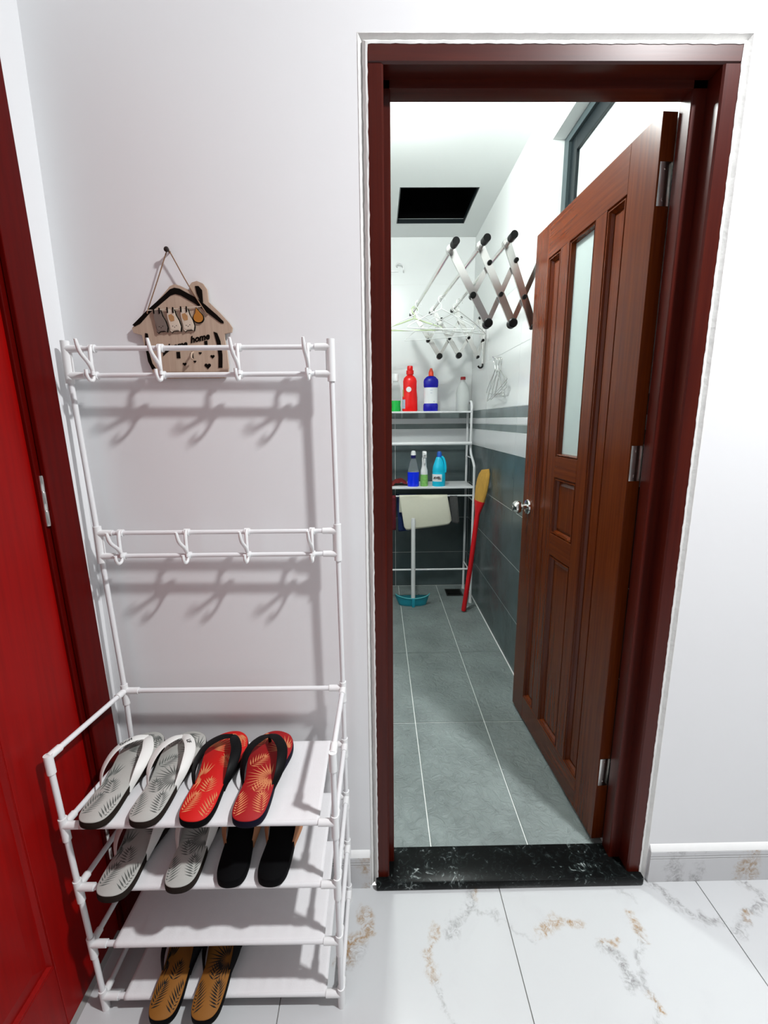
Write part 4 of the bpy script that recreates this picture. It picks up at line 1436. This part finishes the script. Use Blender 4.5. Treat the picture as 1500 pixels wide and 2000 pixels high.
draped('bath_mat', 0.165, 0.512, 0.845, 0.582, 0.628, 2.088, M['cream'], 'cream bath mat folded over the bar under the shelf', 'mat', skew=0.034)
draped('towel', 0.150, 0.290, 0.842, 0.560, 0.575, 2.150, mat('navy_towel', (0.015, 0.035, 0.13), 0.95, noise=0.3, nscale=60), 'navy towel hanging behind the cream mat', 'towel', skew=0.01, rad=0.006)
draped('towel', 0.530, 0.585, 0.842, 0.635, 0.628, 2.100, mat('dark_grey_towel', (0.07, 0.07, 0.07), 0.95, noise=0.2, nscale=60), 'dark grey cloth hanging just beyond the rounded end of the cream mat', 'towel', skew=0.02, rad=0.015)
draped('towel', 0.085, 0.140, 0.842, 0.590, 0.585, 2.098, mat('maroon_towel', (0.10, 0.006, 0.012), 0.95, noise=0.3, nscale=60), 'maroon cloth hanging on the bar beside the dark red door frame', 'towel', skew=0.0, rad=0.006)

# dustpan -----------------------------------------------------------
DP = thing('dustpan', (0.262, 2.03, BZ), 'teal plastic dustpan with an upright white pole handle', 'dustpan')
M['teal'] = mat('teal_plastic', (0.02, 0.36, 0.47), 0.4)
M['teal_d'] = mat('teal_plastic_rim', (0.10, 0.46, 0.50), 0.4)


def pan(u, v):
    a = PI * (1.0 + u)                       # half ellipse, bulging toward the viewer
    top = 1.0 + 0.22 * v
    x = 0.103 * math.cos(a) * top
    y = 0.045 * math.sin(a) * (1 + 0.35 * v) + 0.035
    z = 0.006 + (0.062 + 0.016 * abs(math.cos(a)) ** 2) * v
    return Vector((x, y, z))


m_ = MB().grid(pan, 28, 8)
o = m_.build('pan_back', M['teal'], DP)
o.modifiers.new('solid', 'SOLIDIFY').thickness = 0.003
m_ = MB()
base = [pan(i / 28, 0) for i in range(29)] + [Vector((0.125, 0.21, 0.002)), Vector((-0.125, 0.21, 0.002))]
m_.poly(base)
o = m_.build('pan_floor', M['teal'], DP)
o.modifiers.new('solid', 'SOLIDIFY').thickness = 0.003
m_ = MB().tube([pan(i / 28, 1.0) for i in range(29)], 0.004, 8)
m_.build('pan_rim', M['teal_d'], DP)
MB().box((-0.010, -0.030, 0.0), (0.012, -0.004, 0.072), 0.004).build('socket', M['teal'], DP)
MB().tube([(0.0, -0.012, 0.060), (0.0, -0.004, 0.36), (0.0, 0.006, 0.630)], 0.0155, 14).build('pole', M['plastic_w'], DP)
MB().tube([(0.0, 0.006, 0.628), (0.0, 0.007, 0.665)], [0.0165, 0.0140], 14).build('pole_cap', M['plastic_w'], DP)

# broom -------------------------------------------------------------
M['straw'] = mat('golden_straw', (0.60, 0.33, 0.06), 0.8, noise=0.45, nscale=9, stretch=(40, 40, 1.5), bump=0.6, bscale=120)
M['bred'] = mat('red_broom_handle', (0.70, 0.008, 0.014), 0.35)
BR0 = Vector((0.617, 1.915, BZ + 0.012))
BR1 = Vector((0.676, 1.845, 0.735))
BRM = thing('broom', (BR0.x, BR0.y, BZ), 'straw broom with red handle standing bristles up against the tiled wall', 'broom')
bo = Vector((BR0.x, BR0.y, BZ))
ax = (BR1 - BR0).normalized()
MB().tube([p - bo for p in (BR0, BR0.lerp(BR1, 0.5) + Vector((0.004, 0, 0)), BR1)], [0.0165, 0.0165, 0.0165], 14).build('handle', M['bred'], BRM)
secs = [(0.0, 0.0150, 0.0145), (0.03, 0.020, 0.016), (0.075, 0.036, 0.019), (0.115, 0.050, 0.022), (0.19, 0.060, 0.023), (0.25, 0.060, 0.021), (0.295, 0.054, 0.017), (0.325, 0.038, 0.010)]
wdir = Vector((0.35, -0.80, 0.0)).normalized()


def ring(s_, a_, b_):
    c = BR1 + ax * s_ + Vector((0.006, -0.010, 0)) * (s_ / 0.3) ** 2 - bo
    wd_ = (wdir - ax * wdir.dot(ax)).normalized()
    td = ax.cross(wd_)
    return [c + wd_ * (a_ * math.cos(2 * PI * j / 20)) + td * (b_ * math.sin(2 * PI * j / 20)) + ax * (0.012 * math.cos(2 * PI * j / 20) if s_ > 0.29 else 0) for j in range(20)]


MB().loft([ring(*s_) for s_ in secs[2:]]).build('bristles', M['straw'], BRM)
MB().loft([ring(s_[0] - 0.002, s_[1] * 1.04, s_[2] * 1.06) for s_ in secs[:4]]).build('binding', M['bred'], BRM)

# floor drain -------------------------------------------------------
DR = thing('floor_drain', (0.607, 2.285, BZ), 'small dark square drain grate at the foot of the shelf', 'drain')
M['drain'] = mat('dark_drain_metal', (0.03, 0.03, 0.028), 0.4, metal=0.6)
MB().box((-0.064, -0.070, 0.0), (0.064, -0.060, 0.004)).box((-0.064, 0.060, 0.0), (0.064, 0.070, 0.004)).box((-0.064, -0.060, 0.0), (-0.054, 0.060, 0.004)).box((0.054, -0.060, 0.0), (0.064, 0.060, 0.004)).build('rim', M['drain'], DR, smooth=False)
MB().box((-0.054, -0.060, 0.0), (0.054, 0.060, 0.0008)).build('pit_shade', M['void'], DR, smooth=False)  # flat black sheet painted as the shade below the grate
for i in range(6):
    y = -0.05 + i * 0.02
    MB().box((-0.054, y - 0.004, 0.001), (0.054, y + 0.004, 0.0035)).build('grate_bar', M['drain'], DR, smooth=False)

# ------------------------------------------------------------------ accordion drying rack on the side wall
DK = thing('drying_rack', (BX, 1.45, 1.76), 'steel accordion clothes drying rack reaching out from the bathroom side wall', 'drying rack')
DO = Vector((BX, 1.45, 1.76))


def dk(m_, name, mt, **k):
    for v in m_.bm.verts:
        v.co -= DO
    return m_.build(name, mt, DK, **k)


NEAR, FAR = 0.90, 2.05
geo_n = dict(T=[(0.320, 2.055), (0.441, 2.066), (0.549, 2.077)], B=[(0.481, 1.771), (0.585, 1.771), (0.673, 1.757)], Mx=(0.415, 1.880), Pv=[(0.479, 2.003), (0.588, 2.012), (0.690, 2.015)], wall=(0.720, 1.880))
geo_f = dict(T=[(0.253, 2.069), (0.384, 2.081), (0.525, 2.093)], B=[(0.433, 1.792), (0.563, 1.796), (0.690, 1.785)], Mx=(0.356, 1.893), Pv=[(0.442, 2.024), (0.571, 2.029), (0.695, 2.030)], wall=(0.720, 1.890))


def flatbar(p, q, y, w_, th):
    a, c = Vector((p[0], y, p[1])), Vector((q[0], y, q[1]))
    d = (c - a).normalized()
    s_ = Vector((-d.z, 0, d.x)) * w_ / 2
    yv = Vector((0, th / 2, 0))
    m_ = MB()
    m_.loft([[a - s_ - yv, a + s_ - yv, a + s_ + yv, a - s_ + yv], [c - s_ - yv, c + s_ - yv, c + s_ + yv, c - s_ + yv]])
    return dk(m_, 'scissor_bar', M['steel'], smooth=False)


for gq, y in ((geo_n, NEAR), (geo_f, FAR)):
    for k in range(3):
        flatbar(gq['B'][k], gq['T'][k], y - 0.006, 0.030, 0.010)
    flatbar(gq['Mx'], gq['Pv'][0], y + 0.008, 0.020, 0.010)
    flatbar(gq['B'][0], gq['Pv'][1], y + 0.008, 0.020, 0.010)
    flatbar(gq['B'][1], gq['Pv'][2], y + 0.008, 0.020, 0.010)
    flatbar(gq['B'][2], gq['wall'], y + 0.008, 0.020, 0.010)
    flatbar(gq['wall'], (gq['Pv'][2][0], gq['Pv'][2][1]), y - 0.006, 0.020, 0.010)
    piv = list(gq['B']) + list(gq['Pv']) + [gq['Mx'], gq['wall']]
    for k in range(2):
        a, c, d, e_ = [Vector((*p, 0)) for p in (gq['B'][k], gq['Pv'][k + 1], gq['B'][k + 1], gq['T'][k + 1])]
        den = (c.x - a.x) * (e_.y - d.y) - (c.y - a.y) * (e_.x - d.x)
        t_ = ((d.x - a.x) * (e_.y - d.y) - (d.y - a.y) * (e_.x - d.x)) / den
        piv.append((a.x + (c.x - a.x) * t_, a.y + (c.y - a.y) * t_))
    for i, p in enumerate(piv):
        r_ = 0.019 if i < 2 else (0.013 if i == 6 else 0.0095)
        dk(MB().lathe([(0.001, -0.022), (r_ * 0.8, -0.022), (r_, -0.018), (r_, 0.018), (r_ * 0.8, 0.022), (0.001, 0.022)], 16, (p[0], y, p[1]), axis=(0, 1, 0)), 'pivot_cap', M['black'])
    dk(MB().box((BX - 0.020, y - 0.014, 1.74), (BX - 0.001, y + 0.014, 2.06), 0.003), 'wall_bracket', M['chrome'], smooth=False)
    dk(MB().tube(bez([(BX - 0.012, y, 1.745), (BX - 0.016, y - 0.004, 1.722), (BX - 0.034, y - 0.008, 1.716), (BX - 0.046, y - 0.010, 1.728)], 4), 0.006, 8), 'bracket_hook', M['black'])
for k in range(3):
    (xa, za), (xb, zb_) = geo_n['T'][k], geo_f['T'][k]
    at = lambda y: Vector((xa + (xb - xa) * (y - NEAR) / (FAR - NEAR), y, za + (zb_ - za) * (y - NEAR) / (FAR - NEAR)))
    dk(MB().tube([at(0.815), at(2.11)], 0.0095, 14), 'drying_rod', M['chrome'])
    dk(MB().tube([at(0.80), at(0.845)], 0.0150, 14), 'rod_cap', M['black'])
    dk(MB().tube([at(2.10), at(2.13)], 0.0135, 14), 'rod_cap', M['black'])
    for y in (NEAR, FAR):
        p = at(y)
        dk(MB().tube([p + Vector((0, -0.012, 0)), p + Vector((0, 0.012, 0))], 0.0185, 16), 'rod_clamp', M['steel'])

# hangers -----------------------------------------------------------
M['wire'] = mat('white_coated_wire', (0.80, 0.81, 0.80), 0.35)
M['wire_steel'] = mat('thin_steel_wire', (0.60, 0.60, 0.58), 0.3, metal=0.8)
M['palegreen'] = mat('pale_green_plastic', (0.58, 0.68, 0.42), 0.45)


def hanger(loc, rz, r_, width, drop_, mt, label, group, tilt=0.0, name='wire_hanger'):
    """loc: top of the bar the hook sits on"""
    o_ = thing(name, loc, label, 'hanger', group, rz)
    o_.rotation_euler = (0, tilt, rz)
    R0 = 0.019
    hk = [(R0 * math.cos(a), 0, -R0 + 0.0 + R0 * math.sin(a) + 0.004) for a in [(-20 + 200 * i / 10) * PI / 180 for i in range(11)]]
    hk = [(x, y, z + 0.0) for x, y, z in hk] + [(-0.014, 0, -R0 - 0.012), (0.0, 0, -R0 - 0.024), (0.0, 0, -R0 - 0.050)]
    MB().tube(hk, r_, 8).build('hook', mt, o_)
    zn, zb_ = -R0 - 0.048, -R0 - 0.048 - drop_
    w2 = width / 2
    loop = [(0, 0, zn), (w2 * 0.5, 0, zn - drop_ * 0.42), (w2 * 0.93, 0, zb_ + 0.018), (w2, 0, zb_ + 0.006), (w2 * 0.94, 0, zb_), (0, 0, zb_ - 0.003), (-w2 * 0.94, 0, zb_), (-w2, 0, zb_ + 0.006), (-w2 * 0.93, 0, zb_ + 0.018), (-w2 * 0.5, 0, zn - drop_ * 0.42), (0, 0, zn)]
    MB().tube(bez(loop, 4), r_, 8).build('shoulder_wire', mt, o_)
    return o_


def rodp(k, y):
    (xa, za), (xb, zb_) = geo_n['T'][k], geo_f['T'][k]
    t_ = (y - NEAR) / (FAR - NEAR)
    return Vector((xa + (xb - xa) * t_, y, za + (zb_ - za) * t_ + 0.0105))


hanger(rodp(0, 1.80), 0.35, 0.0026, 0.36, 0.10, M['wire'], 'white wire hanger on the outermost rod, nearest the doorway', 'hangers on the drying rack')
hanger(rodp(0, 1.95), -0.30, 0.0045, 0.36, 0.07, M['palegreen'], 'pale green plastic hanger at the end of the outermost rod', 'hangers on the drying rack', name='plastic_hanger', tilt=0.05)
hanger(rodp(1, 1.74), 0.15, 0.0030, 0.40, 0.11, M['wire'], 'white wire hanger partway along the middle rod', 'hangers on the drying rack')
hanger(rodp(1, 1.97), -0.08, 0.0030, 0.40, 0.13, M['wire'], 'white wire hanger at the tiled end of the middle rod', 'hangers on the drying rack', tilt=-0.06)
hanger(rodp(2, 1.86), 0.10, 0.0028, 0.36, 0.12, M['wire_steel'], 'thin steel hanger on the rod closest to the window wall', 'hangers on the drying rack', tilt=0.08)
hanger(rodp(2, 1.99), -0.2, 0.0030, 0.34, 0.10, M['wire'], 'white wire hanger crowded at the end of the rod closest to the window wall', 'hangers on the drying rack')
# bunch of wire hangers on a peg of the side wall
pg = MB().tube([(0, 0, 0), (-0.05, 0, 0.006), (-0.056, 0, 0.014)], 0.004, 8).build('wall_peg', M['chrome'])
pg.location = (BX, 1.60, 1.716)
tag(pg, 'small chrome peg on the side wall carrying thin wire hangers', 'peg')
words = ['closest to the tiles', 'second from the tiles', 'middle one', 'second from the room side', 'closest to the room side']
for i in range(5):
    hanger((BX - 0.010 - i * 0.009, 1.60, 1.7225), PI / 2 + (i - 2) * 0.035, 0.0017, 0.34, 0.13, M['wire_steel'], 'thin wire hanger in the bunch on the wall peg, ' + words[i], 'bunch of wire hangers on the peg', tilt=(0.10, -0.16, 0.22, -0.05, 0.3)[i])
# white hook high on the end wall
hk = MB().tube(bez([(0, -0.002, 0.012), (-0.008, -0.02, 0.02), (0.012, -0.045, 0.028), (0.040, -0.05, 0.010), (0.040, -0.048, -0.022)], 6), 0.0045, 10)
hk.box((-0.075, -0.006, -0.020), (0.008, 0.0, -0.010), 0.002)
hk = hk.build('wall_hook', M['plastic_w'])
hk.location = (0.170, BY, 2.452)
tag(hk, 'white plastic hook high on the bathroom end wall', 'hook')
